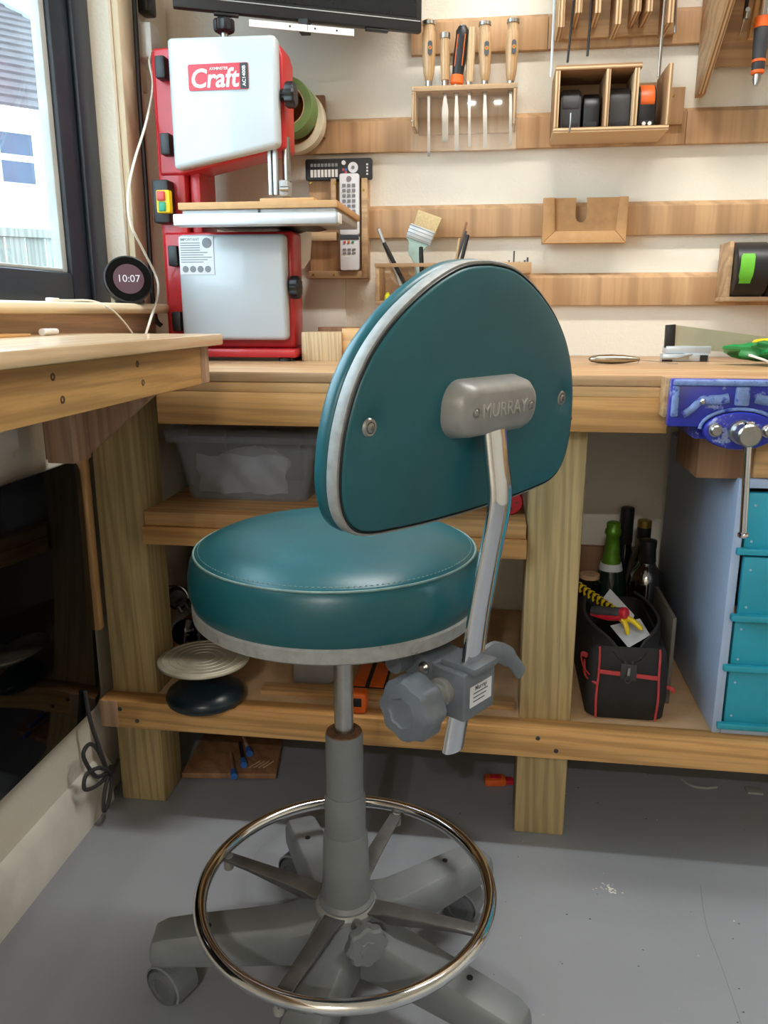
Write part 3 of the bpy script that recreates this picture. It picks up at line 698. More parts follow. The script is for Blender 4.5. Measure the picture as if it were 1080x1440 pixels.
for (px, py) in ((582, 126), (580, 170), (724, 121), (724, 168)):
    s_ = onY(px, py, 1.9298); MB().lathe([(.0022, 0), (.0022, .001), (0, .0015)], 10, s_, (0, -1, 0)).build('screw_head', 'steel', cr)
CY = 1.965; shelfz = q.z
def chisel(px, ptop, pbot, ptip, kind, label, rmax=.0125, bw=.006, px2=None):
    a_, b_ = onY(px, ptop, CY), onY(px2 or px, pbot, CY); tip = onY(px2 or px, ptip, CY)
    t = thing('chisel', label, 'chisel', (b_.x, CY, tip.z), 0, 'chisels in the rack'); rmax *= 1.22
    ax = (a_-b_); L = ax.length
    if kind == 'turned':
        pf = [(.006, .0), (.0085, .004), (rmax*.80, L*.15), (rmax, L*.55), (rmax*.98, L*.75), (rmax*.78, L*.84), (rmax*.86, L*.93), (rmax*.8, L*.975), (rmax*.4, L)]
        h = MB().lathe(pf, 24, b_, ax).build('handle', 'handle_wood', t)
        MB().lathe([(rmax*.8, L*.90), (rmax*.96, L*.905), (rmax*.96, L*.96), (rmax*.8, L*.965)], 24, b_, ax).build('hoop', 'steel', h)
        mk = rrect(.010, .028, .005, 4)
        MB().prism(mk, b_+ax*.52+Vector((.004, -rmax*.99, 0)), X, Z, -.0004, .0006).build('maker_mark', 'inkdark', h)
        MB().prism(circ(.0042, 14), b_+ax*.52+Vector((.004, -rmax*.99-.0006, 0)), X, Z, -.0004, .0006).build('maker_mark', 'gold', h)
        MB().prism(circ(.0020, 12), b_+ax*.52+Vector((.004, -rmax*.99-.0010, 0)), X, Z, -.0004, .0006).build('maker_mark', 'redlid', h)
    elif kind == 'slim':
        h = MB().lathe([(.006, 0), (.0095, .003), (.0112, L*.5), (.0102, L*.85), (.0102, L*.97), (.006, L)], 20, b_, ax).build('handle', 'handle_wood', t)
        MB().lathe([(.0095, L*.86), (.0118, L*.865), (.0118, L*.97), (.0095, L*.98)], 20, b_, ax).build('hoop', 'steel', h)
    elif kind == 'square':
        h = MB().lathe([(.0075, 0), (.0085, .004), (.0092, L*.5), (.0085, L), (.004, L+.001)], 8, b_, ax).build('handle', 'handle_pale', t)
    else:
        h = MB().lathe([(.011, 0), (.0140, .004), (.0130, L*.14), (.0125, L*.2), (.0148, L*.45), (.0135, L*.8), (.0142, L*.92), (.010, L)], 20, b_, ax).build('handle', 'black', t)
        MB().lathe([(.0110, -.001), (.0150, .002), (.0142, L*.15), (.012, L*.17)], 20, b_, ax).build('collar', 'orange', h)
        for s_ in (-1, 1):
            MB().tube([b_+ax*f+Vector((s_*.008, -.0118, 0)) for f in (.3, .45, .6, .75, .85)], .0010, 6).build('grip_line', 'orange', h)
        MB().lathe([(.006, L), (.008, L+.001), (.008, L+.003), (0, L+.004)], 16, b_, ax).build('cap', 'steel', h)
    fd_ = b_.z-shelfz+.0004
    MB().lathe([(.0068, -fd_), (.0076, -fd_*.7), (.0076, .003), (.006, .004)], 18, b_, ax).build('ferrule', 'steel', t)
    e = tip; c_ = b_
    MB().rings([[c_+Vector((sx*.0035, sy*.0035, 0)) for sx, sy in ((-1, -1), (1, -1), (1, 1), (-1, 1))],
                [c_.lerp(e, .25)+Vector((sx*.003, sy*.003, 0)) for sx, sy in ((-1, -1), (1, -1), (1, 1), (-1, 1))],
                [c_.lerp(e, .45)+Vector((sx*bw/2, sy*.002, 0)) for sx, sy in ((-1, -1), (1, -1), (1, 1), (-1, 1))],
                [e+Z*.008+Vector((sx*bw/2, sy*.0018, 0)) for sx, sy in ((-1, -1), (1, -1), (1, 1), (-1, 1))],
                [e+Vector((sx*bw/2, .0012+sy*.0004, 0)) for sx, sy in ((-1, -1), (1, -1), (1, 1), (-1, 1))]]).build('blade', 'steel', t)
    return t
chisel(603, 27, 116, 220, 'turned', 'wood-handled chisel with steel hoop next to the monitor', .0128, .006)
chisel(626, 45, 115, 200, 'slim', 'short slim wood-handled chisel with broad blade in the rack', .009, .014)
chisel(651, 38, 119, 212, 'grip', 'black and orange soft-grip chisel in the rack', .0115, .010, 642)
chisel(664, 39, 117, 206, 'square', 'plain pale square wood-handled chisel without hoop', .009, .006, 660)
chisel(682, 28, 116, 207, 'turned', 'wood-handled chisel with round emblem between plain square and last handle', .0118, .009)
chisel(722, 24, 116, 204, 'turned', 'wood-handled chisel standing alone at the rack corner near the tape box', .0120, .007, 718)

# ------------------------------------------------------------------ tape measure box
tbx = thing('tape_measure_box', 'open-fronted plywood box with three compartments on the wall cleat', 'box', (.22, 1.95, 1.40))
Y0 = 1.885
p, q = onY(778, 180, Y0), onY(942, 161, Y0); zt = onY(778, 92, Y0).z; zt2 = onY(899, 84, Y0).z
x0, x1 = p.x, q.x; zb = p.z; xm = onY(899, 120, Y0).x; xd = onY(855, 120, Y0).x
B(x0, x1, Y0, CL, zb-.010, zb).build('bottom_panel', 'plyedge_z', tbx, bevel=.0008)
B(x0, x0+.010, Y0, CL, zb+.0003, zt-.0103).build('side_panel', 'plyedge_x', tbx, bevel=.0008)
B(x1-.010, x1, Y0, CL, zb+.0003, zt-.004).build('side_panel', 'plyedge_x', tbx, bevel=.0008)
B(xd-.005, xd+.005, Y0, CL-.01, zb+.0003, zt-.0103).build('divider', 'plyedge_x', tbx, bevel=.0008)
B(xm-.010, xm, Y0, CL-.01, zb+.0003, zt-.0103).build('divider', 'plyedge_x', tbx, bevel=.0008)
B(x0, xm+.004, Y0, CL, zt-.010, zt).build('top_panel', 'plyedge_z', tbx, bevel=.0008)
B(x0+.0105, x1-.0105, CL-.009, CL-.0005, zb+.0005, zt-.0105).build('back_panel', 'ply', tbx)
B(x1-.02, onY(962, 150, CL-.012).x, CL-.012, CL-.0003, onY(962, 176, CL).z, onY(962, 124, CL).z).build('mount_plate', 'veneer', tbx, bevel=.001)
s_ = onY(947, 134, CL-.012); MB().lathe([(.003, 0), (.003, .001), (0, .0015)], 10, s_, (0, -1, 0)).build('screw_head', 'gold', tbx)
s_ = onY(803, 160, Y0-.01); MB().tube([s_+Vector((0, .02, 0)), s_, s_-Z*.02, s_-Z*.036+Vector((-.002, -.004, 0))], .0022, 8).build('hook', 'steel', tbx)
def tape(xc, wdt, hgt, body, front, label, kind):
    t = thing('tape_measure', label, 'tape measure', (xc, Y0+.06, zb), 0, None)
    n = 20; pts = []
    for i in range(n+1):
        a = PI*i/n; pts.append((.034*math.cos(a), hgt-.034+.034*math.sin(a)))
    pts += [(-.034, .001), (.034, .001)]
    MB().prism(pts, (xc-wdt/2, Y0+.058, zb), -Y_, Z, -wdt, 0).build('case', body, t, bevel=.004)
    if kind:
        MB().prism([(.036*math.cos(a), hgt-.034+.036*math.sin(a)) for a in (math.radians(-15+130*i/10) for i in range(11))]+[(.024*math.cos(a), hgt-.034+.024*math.sin(a)) for a in (math.radians(115-130*i/10) for i in range(11))], (xc-wdt/2+.004, Y0+.058, zb), -Y_, Z, -(wdt-.008), 0).build('grip', front, t, bevel=.002)
    B(xc-wdt*.36, xc+wdt*.36, Y0+.020, Y0+.026, zb+.004, zb+.014).build('mouth', 'blackmat', t, bevel=.001)
    if kind == 2:
        for s_ in (-1, 1): MB().cyl((xc+s_*.006, Y0+.021, zb+.007), (xc+s_*.006, Y0+.016, zb+.007), .004, n=10).build('hook_rivet', 'whitepl', t)
    return t
tape((x0+xd)/2-.018, .044, .084, 'rubber', 'rubber', 'charcoal tape measure in the widest box compartment', 1)
tape((x0+xd)/2+.026, .034, .076, 'black', 'black', 'smooth black tape case beside the charcoal tape measure', 0)
tape((xd+xm)/2-.002, .044, .086, 'rubber', 'rubber', 'tall dark tape case alone in the middle compartment', 0)
tape((xm+x1)/2-.010, .038, .088, 'black', 'orange', 'black tape measure with orange top in the open compartment', 2)

# ------------------------------------------------------------------ saw till and hanging blades (above the tape box)
till = thing('tool_hanger', 'plywood hanger board with downward fins at the top of the wall', 'tool rack', (.26, CL, 1.60))
p, q = onY(779, 50, CL-.014), onY(948, 46, CL-.014)
B(p.x, q.x, CL-.014, CL-.0003, q.z-.002, 1.98).build('back_board', 'ply', till, bevel=.001)
for px, pyb in ((789, 38), (814, 18), (841, 18), (869, 34), (897, 16), (913, 16), (942, 32)):
    a_ = onY(px, pyb, 1.90)
    B(a_.x-.0065, a_.x+.0065, 1.90, CL-.0145, a_.z, 1.98).build('fin', 'plyedge_x', till, bevel=.001)
def rod(name, pts, Yv, r, mat, label, cat, flat=None):
    P = [onY(px, py, Yv) for px, py in pts]
    P = [P[0]+(P[0]-P[1]).normalized()*.14]+P
    pg_ = P[0]-(P[0]-P[1]).normalized()*.004
    MB().cyl((pg_.x, Yv-.006, pg_.z), (pg_.x, CL-.0135, pg_.z), .003, n=10).build('peg', 'steel', till)
    return single(name, MB().tube(P, r, 8, flat=flat, side=(1, 0, 0) if flat else None), mat, label, cat)
rod('hanging_file', [(807, 0), (798, 88)], 1.915, .0024, 'black', 'thin black rod hanging between hanger fins, longer of two', 'rod')
rod('hanging_file', [(832, 0), (826, 79)], 1.915, .0026, 'black', 'thin black rod hanging between hanger fins, shorter of two', 'rod')
rod('steel_rule', [(935, 0), (926, 108)], 1.925, .0034, 'steel', 'long narrow steel rod hanging down beside the orange tape measure', 'rod', (1, .5))
rod('hanging_wire', [(951, 0), (949, 46)], 1.915, .0024, 'steel', 'short bright steel rod hanging at the hanger board edge', 'rod')
rod('straight_edge', [(780, 0), (775, 108)], 1.93, .0028, 'alu', 'pale straight edge hanging between chisel rack and hanger', 'ruler', (1, .4))
# bracket cabinet at the right
XB = onY(985, 130, 1.985).x
q0, q1, q2, q3 = onX(990, 0, XB), onX(1027, 0, XB), onX(986, 132, XB), onX(979, 132, XB)
rk = thing('plier_rack', 'plywood plier rack with slanted side panel', 'tool rack', (XB+.15, CL, 1.48))
zt = 1.90; k = (zt-q2.z)/(q1.z-q2.z); yt = q2.y+(q1.y-q2.y)*k
MB().prism([(-(CL), q2.z), (-q2.y, q2.z), (-yt, zt), (-(CL), zt)], (XB-.006, 0, 0), -Y_, Z, -.016, 0).build('side_panel', 'ply', rk, bevel=.001)
MB().add([(XB-.005, q2.y-.0006, q2.z), (XB+.009, q2.y-.0006, q2.z), (XB+.009, yt-.0006, zt), (XB-.005, yt-.0006, zt)], [(0, 1, 2, 3)]).build('panel_edge', 'plyedge_x', rk)
zz = onY(1040, 92, CL-.012).z
B(XB+.0165, XB+.32, CL-.012, CL-.0003, zz, 1.90).build('back_board', 'ply', rk, bevel=.001)
B(XB+.0165, XB+.32, 1.78, CL-.0125, 1.72, 1.735).build('shelf', 'ply', rk, bevel=.001)
a_ = onY(1048, 30, 1.90); t = thing('compass', 'small steel compass hanging in the plier rack', 'compass', (a_.x, 1.90, a_.z))
MB().cyl(a_+Vector((-.002, 0, .004)), Vector((a_.x+.003, a_.y, 1.7203)), .004, n=12).build('leg', 'blackmat', t)
MB().cyl(a_+Vector((0, -.004, .003)), a_+Vector((.001, -.004, .018)), .006, n=12).build('clamp_ring', 'steel', t)
MB().cyl(a_+Vector((0, -.012, .018)), a_+Vector((0, .006, .018)), .0045, n=12).build('thumb_screw', 'chrome', t)
MB().cyl(a_+Vector((-.008, 0, -.026)), a_+Vector((-.003, 0, .004)), .0005, .0022, n=10).build('needle', 'chrome', t)
a_, b_ = onY(1056, 54, 1.91), onY(1066, 0, 1.91); dd = (b_-a_)
single('wood_wedge', MB().rings([[a_+dd*f+Vector((sx*.006, sy*.009, 0)) for sx, sy in ((-1, -1), (1, -1), (1, 1), (-1, 1))] for f in (0, (1.7203-a_.z)/dd.z)]), 'pine_z', 'pale wooden stick hanging beside the steel compass', 'stick')
t = thing('wood_turning_tool', 'orange and black gripped tool hanging in the plier rack', 'hand tool', onY(1066, 121, 1.88))
a_, b_ = onY(1065, 104, 1.88), onY(1073, 24, 1.88); ax = b_-a_; L = ax.length
g = MB().lathe([(.010, 0), (.0125, .006), (.0125, L*.2), (.014, L*.5), (.0145, L*.8), (.013, L)], 24, a_, ax).build('grip', 'rubber', t)
MB().lathe([(.0105, -.001), (.0128, .001), (.0128, L*.06), (.011, L*.065)], 24, a_, ax).build('grip_ring', 'orange', g)
MB().lathe([(.0125, L*.2), (.0135, L*.205), (.0135, L*.25), (.0125, L*.255)], 24, a_, ax).build('grip_ring', 'orange', g)
MB().lathe([(.012, L*.80), (.0152, L*.81), (.0150, L*1.0), (.011, L*1.01)], 24, a_, ax).build('grip_ring', 'orange', g)
MB().tube([a_+Z*.004, a_-Z*.012, a_-Z*.022+Vector((-.002, -.002, 0))], [.008, .008, .004], 14).build('tip', 'steel', t)
kf = (1.7203-b_.z)/ax.z
MB().tube([b_-ax*.02, b_+ax*kf*.5, b_+ax*kf], [.009, .007, .007], 14).build('shaft', 'chrome', t)

# ------------------------------------------------------------------ notched fibreboard holder
Y0 = 1.984
nh = thing('notched_holder', 'small fibreboard holder with a notch cut in its top edge', 'holder', (.19, CL, 1.18))
p, q = onY(765, 278, Y0), onY(880, 341, Y0); x0, x1, zt, zb = p.x, q.x, p.z, q.z
xn0, xn1 = onY(811, 280, Y0).x, onY(827, 280, Y0).x; zn = onY(820, 312, Y0).z
r_ = (xn1-xn0)/2; xc = (xn0+xn1)/2
notch = [(xc+r_*math.cos(a), zn+r_+r_*math.sin(a)) for a in (math.radians(-180*i/8) for i in range(9))]
MB().prism([(x0+.012, zb+.012), (x1-.012, zb+.012), (x1-.012, zt-.001)]+[(xn1, zt-.001)]+notch+[(xn0, zt-.001), (x0+.012, zt-.001)], (0, CL-.010, 0), X, Z, .0005, .0095).build('back_plate', 'mdf', nh, smooth=0)
for xa, xb in ((x0, xn0), (xn1, x1)): B(xa, xb, CL-.0095, CL-.0003, zt-.0008, zt+.001).build('top_lip', 'mdf', nh)
MB().prism([(x0, zb), (x0+.028, zb+.026), (x0+.024, zt), (x0, zt)], (0, CL-.0005, 0), X, Z, .0, CL-Y0-.0005).build('side_rail', 'mdf', nh, bevel=.001)
MB().prism([(x1, zb), (x1, zt), (x1-.020, zt), (x1-.024, zb+.026)], (0, CL-.0005, 0), X, Z, .0, CL-Y0-.0005).build('side_rail', 'mdf', nh, bevel=.001)
MB().prism([(x0+.0007, zb), (x1-.0007, zb), (x1-.0247, zb+.026), (x0+.0287, zb+.026)], (0, CL-.0005, 0), X, Z, .0, CL-Y0-.0005).build('bottom_rail', 'mdf', nh, bevel=.001)
for px in (789, 834, 848): MB().lathe([(.0016, 0), (.0016, .0006), (0, .0006)], 8, onY(px, 281, CL-.0106), (0, -1, 0)).build('screw_head', 'inkdark', nh)

# ------------------------------------------------------------------ roll box at the right
Y0 = 1.925
rb = thing('roll_box', 'open plywood tray holding black rolls on the wall cleat', 'box', (.6, 1.95, 1.04))
p = onY(1014, 424, Y0+.03); q = onY(1014, 341, Y0+.03)
B(p.x, p.x+.45, Y0, CL, p.z, p.z+.010).build('bottom_panel', 'ply', rb, bevel=.0008)
B(p.x, p.x+.009, Y0, CL, p.z+.0103, q.z).build('side_panel', 'ply', rb, bevel=.0008)
B(p.x+.01, p.x+.45, CL-.010, CL-.0003, p.z+.0103, q.z).build('back_panel', 'ply', rb)
zc = p.z+.0104
R1 = (onY(1045, 340, 1.93).z-zc)/2
for k, (wd, R0, lab, mt) in enumerate(((.070, R1, 'glossy black tape roll with a green tape flag', 'black'), (.07, R1*.95, 'dark tape roll standing beside the one with green flag', 'blackmat'))):
    xa = p.x+.0095+k*.073
    yc = CL-.0105-R1
    t = thing('tape_roll', lab, 'tape roll', (xa+wd/2, yc, zc))
    c_ = Vector((xa, yc, zc+R0))
    MB().lathe([(R0*.30, .0005), (R0-.003, 0), (R0, .002), (R0, wd-.002), (R0-.003, wd), (R0*.30, wd-.0005)], 56, c_, X, closed=True).build('roll', mt, t)
    MB().lathe([(R0*.24, .001), (R0*.2995, .001), (R0*.2995, wd-.001), (R0*.24, wd-.001)], 40, c_, X, closed=True).build('core', 'blackmat', t)
    if k == 0:
        vs_ = []; xf = onY(1053, 370, yc-R0).x
        for i in range(9):
            a = math.radians(148+(212-148)*i/8); jag = .0035 if i in (0, 7, 8) else 0
            for sx in (-1, 1): vs_.append((xf+sx*.0145-(.004*i/8)+jag*(1 if sx < 0 else -.4), yc+(R0+.0006)*math.cos(a), c_.z+(R0+.0006)*math.sin(a)))
        MB().add(vs_, [(2*i, 2*i+1, 2*i+3, 2*i+2) for i in range(8)]).build('tape_flag', 'limetape', t)

# ------------------------------------------------------------------ brush box
Y0 = 1.90
bb = thing('brush_box', 'pine holder with clear bag lining for brushes and pens', 'box', (-.17, 1.95, 1.04))
p, q = onY(528, 371, Y0), onY(664, 364, Y0); zb = onY(534, 428, Y0).z
x0, x1, zt = p.x, q.x, p.z+.001
MB().box(x0-.002, x1, Y0-.002, Y0+.007, zt-.008, zt).box(x0-.002, x1, CL-.009, CL, zt-.008, zt).box(x0-.002, x0+.009, Y0+.007, CL-.009, zt-.008, zt).box(x1-.009, x1, Y0+.007, CL-.009, zt-.008, zt).build('top_rim', 'ply', bb)
B(x0, x0+.009, Y0, CL, zb+.0083, zt-.0083).build('side_panel', 'ply', bb, bevel=.001)
B(x1-.009, x1, Y0, CL, zb+.0083, zt-.0083).build('side_panel', 'ply', bb, bevel=.001)
B(x0, x1, Y0, CL, zb, zb+.008).build('bottom_panel', 'ply', bb, bevel=.001)
B(x0+.0093, x1-.0093, CL-.009, CL-.0003, zb+.0083, zt-.0083).build('back_panel', 'ply', bb)
lv, lf = [], []
for i in range(15):
    for j in range(8):
        lv.append((x0+.02+(x1-x0-.03)*i/14, Y0+.012+.006*math.sin(i*1.7+j*1.1)+.003*math.sin(i*3.1-j*2), zb+.013+(zt-zb-.024)*j/7))
lf = [(i*8+j, (i+1)*8+j, (i+1)*8+j+1, i*8+j+1) for i in range(14) for j in range(7)]
MB().add(lv, lf).build('clear_liner', 'clear', bb)
s_ = onY(544, 412, Y0+.01)
single('highlighter_cap', MB().lathe([(.0068, 0), (.0072, .002), (.0070, .012), (.0045, .014), (.0040, .019), (0, .019)], 14, (s_.x, Y0+.02, zb+.0082)), 'yellowlight', 'neon yellow cap lying at the bottom of the brush box', 'cap')
# paint brush
def slab(pts_px, Yv, th):
    P = [onY(a, b, Yv) for a, b in pts_px]
    return MB().rings([[v+Vector((0, -th/2, 0)) for v in P], [v+Vector((0, th/2, 0)) for v in P]])
br = thing('paint_brush', 'wide paint brush standing bristles up with pale mint handle', 'paint brush', onY(583, 362, 1.95))
slab([(578, 331), (588, 295), (622, 307), (606, 344)][::1], 1.95, .012).build('bristles', 'bristle', br, bevel=.003)
slab([(571, 333), (578, 314), (612, 327), (605, 346)], 1.95, .016).build('ferrule', 'alu', br, bevel=.002)
for k in range(4):
    f = k/4+.15; a_ = onY(571+7*f, 333-19*f, 1.95); b_ = onY(605+7*f, 346-19*f, 1.95)
    MB().cyl(a_+Vector((0, -.008, 0)), b_+Vector((0, -.008, 0)), .0010, n=6).build('ferrule_rib', 'greyplastic', br)
slab([(571, 333), (575, 340), (574, 357), (586, 375), (592, 375), (593, 357), (600, 347), (605, 346)], 1.95, .010).build('handle', 'mint', br, bevel=.002)
P0, P1 = onY(586, 374, 1.95), onY(592, 415, 1.95)
MB().cyl(P0, P1, .006, .007, n=10).build('handle_end', 'mint', br)
def pen(name, a, b, r, mat, label, cat, Yv, tipm=None):
    P, Q = onY(a[0], a[1], Yv), onY(b[0], b[1], Yv); L = (P-Q).length
    t = thing(name, label, cat, Q); e = (P-Q)
    MB().lathe([(r*.6, 0), (r, .004), (r, L*.82), (r*.92, L)], 12, Q, e).build('barrel', mat, t)
    MB().lathe([(r*.9, L*.97), (r*.85, L+.001), (r*.3, L+.002), (0, L+.002)], 12, Q, e).build('tip', tipm or mat, t)
    return t
pen('marker_pen', (532, 322), (566, 408), .0042, 'alu', 'slim silver marker leaning in the brush box', 'marker', 1.955, 'black')
pen('pencil', (540, 342), (572, 405), .0050, 'black', 'black pen leaning in front of the silver marker', 'pen', 1.93)
pen('ink_pen', (592, 348), (594, 408), .0052, 'black', 'short black pen upright before the paint brush', 'pen', 1.92)
pen('pencil', (656, 313), (632, 400), .0030, 'plydark', 'tall brown pencil leaning in the brush box', 'pencil', 1.965)
pen('pencil', (655, 326), (630, 404), .0032, 'inkdark', 'dark pencil leaning against the tall brown pencil', 'pencil', 1.945)
pen('pencil', (646, 336), (634, 410), .0030, 'handle_pale', 'short pale pencil with bare wood tip', 'pencil', 1.925)
pen('marker_pen', (658, 331), (640, 402), .0042, 'black', 'thick black marker at the end of the brush box', 'marker', 1.915)
# drill-bit block, mostly behind the backrest
db = thing('bit_block', 'small pine block holding thin dark drill bits', 'block', onY(735, 378, 1.95))
p, q = onY(700, 366, 1.93), onY(747, 384, 1.93)
B(p.x, q.x, 1.93, CL, q.z, p.z-.004).build('block', 'ply', db, bevel=.001)
for px, py, r in ((723, 353, .0018), (730, 368, .0018), (738, 366, .0022), (742, 362, .0022), (716, 366, .0016)):
    a_ = onY(px, py, 1.955); MB().cyl((a_.x, 1.955, p.z-.02), a_, r, n=8).build('drill_bit', 'inkdark', db)

# ------------------------------------------------------------------ remote holder and remotes
Y0 = 1.985
rh = thing('remote_holder', 'two-tier brown plywood holder for remote controls', 'holder', (-.39, WB, 1.10))
p, q = onY(431, 252, Y0), onY(517, 391, Y0); x0, x1, zt, zb = p.x, q.x, p.z, q.z
B(x0, x1, CL-.004, WB-.0005, zb, zt).build('back_board', 'veneer', rh, bevel=.001)
B(x1-.014, x1, Y0, CL-.0043, zb, zt).build('side_rail', 'ply', rh, bevel=.001)
xa = onY(465, 260, Y0).x
B(xa, xa+.012, Y0, CL-.0043, zb+.135, zt).build('divider', 'ply', rh, bevel=.001)
B(x0, x1-.0143, Y0, CL-.0043, zb, zb+.017).build('bottom_rail', 'ply', rh, bevel=.001)
zz = onY(440, 332, Y0).z
B(x0+.006, xa+.012, Y0, CL-.0043, zz-.011, zz+.008).build('middle_rail', 'ply', rh, bevel=.001)
for px, py in ((437, 257), (471, 257), (511, 267), (441, 386), (470, 386), (511, 374)):
    MB().lathe([(.003, 0), (.003, .0008), (0, .0014)], 10, onY(px, py, Y0-.0002), (0, -1, 0)).build('screw_head', 'gold', rh)
def remote(px0, py0, px1, py1, Yv, body, label, horizontal=False):
    p, q = onY(px0, py0, Yv), onY(px1, py1, Yv); w_, h_ = q.x-p.x, p.z-q.z; c_ = Vector(((p.x+q.x)/2, Yv, (p.z+q.z)/2))
    t = thing('remote_control', label, 'remote', (c_.x, Yv+.008, q.z))
    MB().prism(rrect(w_, h_, .005), c_, X, Z, -.014, 0).build('case', body, t, bevel=.0015)
    return t, c_, w_, h_
t, c_, w_, h_ = remote(429, 224, 523, 252, 1.992, 'black', 'long black remote lying across the holder top')
for k in range(8): B(c_.x-w_/2+.013+.0085*k, c_.x-w_/2+.019+.0085*k, 1.990, 1.9925, c_.z-.017, c_.z-.0005).build('button', 'whitepl', t)
for k in range(8): B(c_.x-w_/2+.013+.0085*k, c_.x-w_/2+.019+.0085*k, 1.9902, 1.9925, c_.z+.006, c_.z+.013).build('button', 'ink', t)
MB().prism(circ(.012), (c_.x+w_*.22, 1.992, c_.z+.003), X, Z, 0, .0016).build('dial', 'paper', t)
MB().prism(circ(.004), (c_.x+w_*.22, 1.9904, c_.z+.003), X, Z, 0, .0008).build('dial_centre', 'ink', t)
MB().prism(circ(.005), (c_.x+w_*.08, 1.992, c_.z+.014), X, Z, 0, .0016).build('button', 'paper', t)
for k, mt in enumerate(('redbtn', 'bluepl', 'inkdark', 'redbtn')): B(c_.x+w_*.06+.006*(k % 2), c_.x+w_*.06+.005+.006*(k % 2), 1.990, 1.9925, c_.z-.004-.006*(k//2), c_.z+.001-.006*(k//2)).build('button', mt, t)
for k in range(4): B(c_.x+w_/2-.013, c_.x+w_/2-.009, 1.990, 1.9925, c_.z-.014+.007*k, c_.z-.010+.007*k).build('button', 'paper', t)
t, c_, w_, h_ = remote(477, 244, 505, 330, 1.978, 'paper', 'white remote with grey buttons in the upper holder slot')
for r in range(7):
    for k in range(3): B(c_.x-.016+.0115*k, c_.x-.008+.0115*k, 1.9764, 1.9785, c_.z+h_/2-.030-.0115*r, c_.z+h_/2-.023-.0115*r).build('button', 'ink', t)
MB().prism(circ(.006), (c_.x, 1.978, c_.z+h_/2-.012), X, Z, 0, .0014).build('button', 'ink', t)
t, c_, w_, h_ = remote(478, 331, 505, 380, 1.978, 'paper', 'white remote with dark end in the lower holder slot')
B(c_.x-w_/2, c_.x+w_/2, 1.977, 1.9785, c_.z+h_/2-.010, c_.z+h_/2).build('end_window', 'inkdark', t)
for k, mt in enumerate(('redbtn', 'orange', 'greenbtn')): B(c_.x-.014+.010*k, c_.x-.009+.010*k, 1.976, 1.9785, c_.z+h_/2-.018, c_.z+h_/2-.013).build('button', mt, t)
for r in range(2):
    for k in range(3): B(c_.x-.016+.0115*k, c_.x-.008+.0115*k, 1.9764, 1.9785, c_.z+.006-.008*r, c_.z+.010-.008*r).build('button', 'ink', t)

# ------------------------------------------------------------------ masking tape rolls behind the bandsaw
tp = thing('tape_peg', 'brown wooden block with peg for tape rolls on the cleat', 'peg', (-.44, CL, 1.42))
p, q = onY(433, 134, CL-.014), onY(457, 193, CL-.014)
B(p.x-.04, q.x, CL-.014, CL-.0003, q.z, p.z).build('block', 'plydark', tp, bevel=.002)
cb_ = onY(402, 148, 1.90); pegz = cb_.z+.0298
MB().cyl((cb_.x, 1.89, pegz), (cb_.x, CL-.0135, pegz), .010).build('peg', 'pine_z', tp)
def roll(nm, cx, cz, y0, y1, R0, Ri, mt, label):
    t = thing(nm, label, 'tape roll', (cx, (y0+y1)/2, cz-R0))
    MB().lathe([(Ri+.002, 0), (R0-.001, 0), (R0, .001), (R0, y1-y0-.001), (R0-.001, y1-y0), (Ri+.002, y1-y0)], 56, (cx, y0, cz), Y_, closed=True).build('tape', mt, t)
    MB().rings([[Vector((cx+r*math.cos(2*PI*i/40), yy, cz+r*math.sin(2*PI*i/40))) for i in range(40)] for r, yy in ((Ri, y0), (Ri+.002, y0), (Ri+.002, y1), (Ri, y1))], caps=False, closed=True).build('core', 'card', t)
ca, cb_ = onY(400, 168, 1.965), onY(402, 148, 1.90)
roll('masking_tape', cb_.x, ca.z, 1.962, CL-.0145, .072, min(.066, pegz+.0102-ca.z), 'creamtape', 'wide cream masking tape roll behind the green one')
roll('masking_tape', cb_.x, cb_.z, 1.900, 1.9615, .060, .040, 'greentape', 'green masking tape roll hanging behind the bandsaw')

# ------------------------------------------------------------------ things on the worktop
single('wood_offcut', MB().box(onY(424, 480, 1.715).x, onY(480, 480, 1.715).x, 1.715, 1.79, BT, onY(424, 467, 1.715).z), 'handle_pale', 'pale wood block with chipped corner on the worktop', 'wood block', bevel=.0012)
x_ = onY(480, 480, 1.735).x
single('wood_offcut', MB().box(x_+.004, x_+.075, 1.722, 1.79, BT, onY(480, 462, 1.72).z), 'pine_x', 'pine wood block behind the backrest beside the pale block', 'wood block', bevel=.0012)
single('wood_offcut', MB().box(onY(447, 460, 1.80).x, onY(505, 460, 1.80).x, 1.80, 1.86, BT, onY(447, 460, 1.80).z), 'plydark', 'darker wood offcut standing behind the two pale blocks', 'wood block', bevel=.001)
kn = thing('palette_knife', 'steel knife with fat oval handle lying on the worktop', 'knife', onZ(870, 512, BT))
a_, b_ = onZ(826, 511, BT), onZ(896, 511, BT); a_.y = b_.y = 1.70; L = (b_-a_).length; ax = Vector((1, .03, 0))
rs = []
for f, r in ((0, .002), (.05, .0065), (.2, .0095), (.45, .0108), (.7, .0095), (.9, .0062), (1, .004)):
    c0 = a_+ax*L*f+Z*.0098
    rs.append([c0+Vector((0, math.cos(t_)*r*1.3, math.sin(t_)*r*.9)) for t_ in (2*PI*i/16 for i in range(16))])
MB().rings(rs).build('handle', 'nickel', kn, smooth=60)
c0 = a_+ax*L+Z*.0095
MB().rings([[c0+Vector((x_, s_*.004, -.0015 if x_ == 0 else -.0085)) + Z*zz for s_, zz in ((-1, 0), (1, 0), (1, .0012), (-1, .0012))] for x_ in (-.004, 0, .075)]).build('blade', 'steel', kn)
sw = thing('mitre_saw_guide', 'bare saw plate with black end cap on an aluminium guide block', 'saw', onZ(985, 503, BT))
Y0 = 1.80
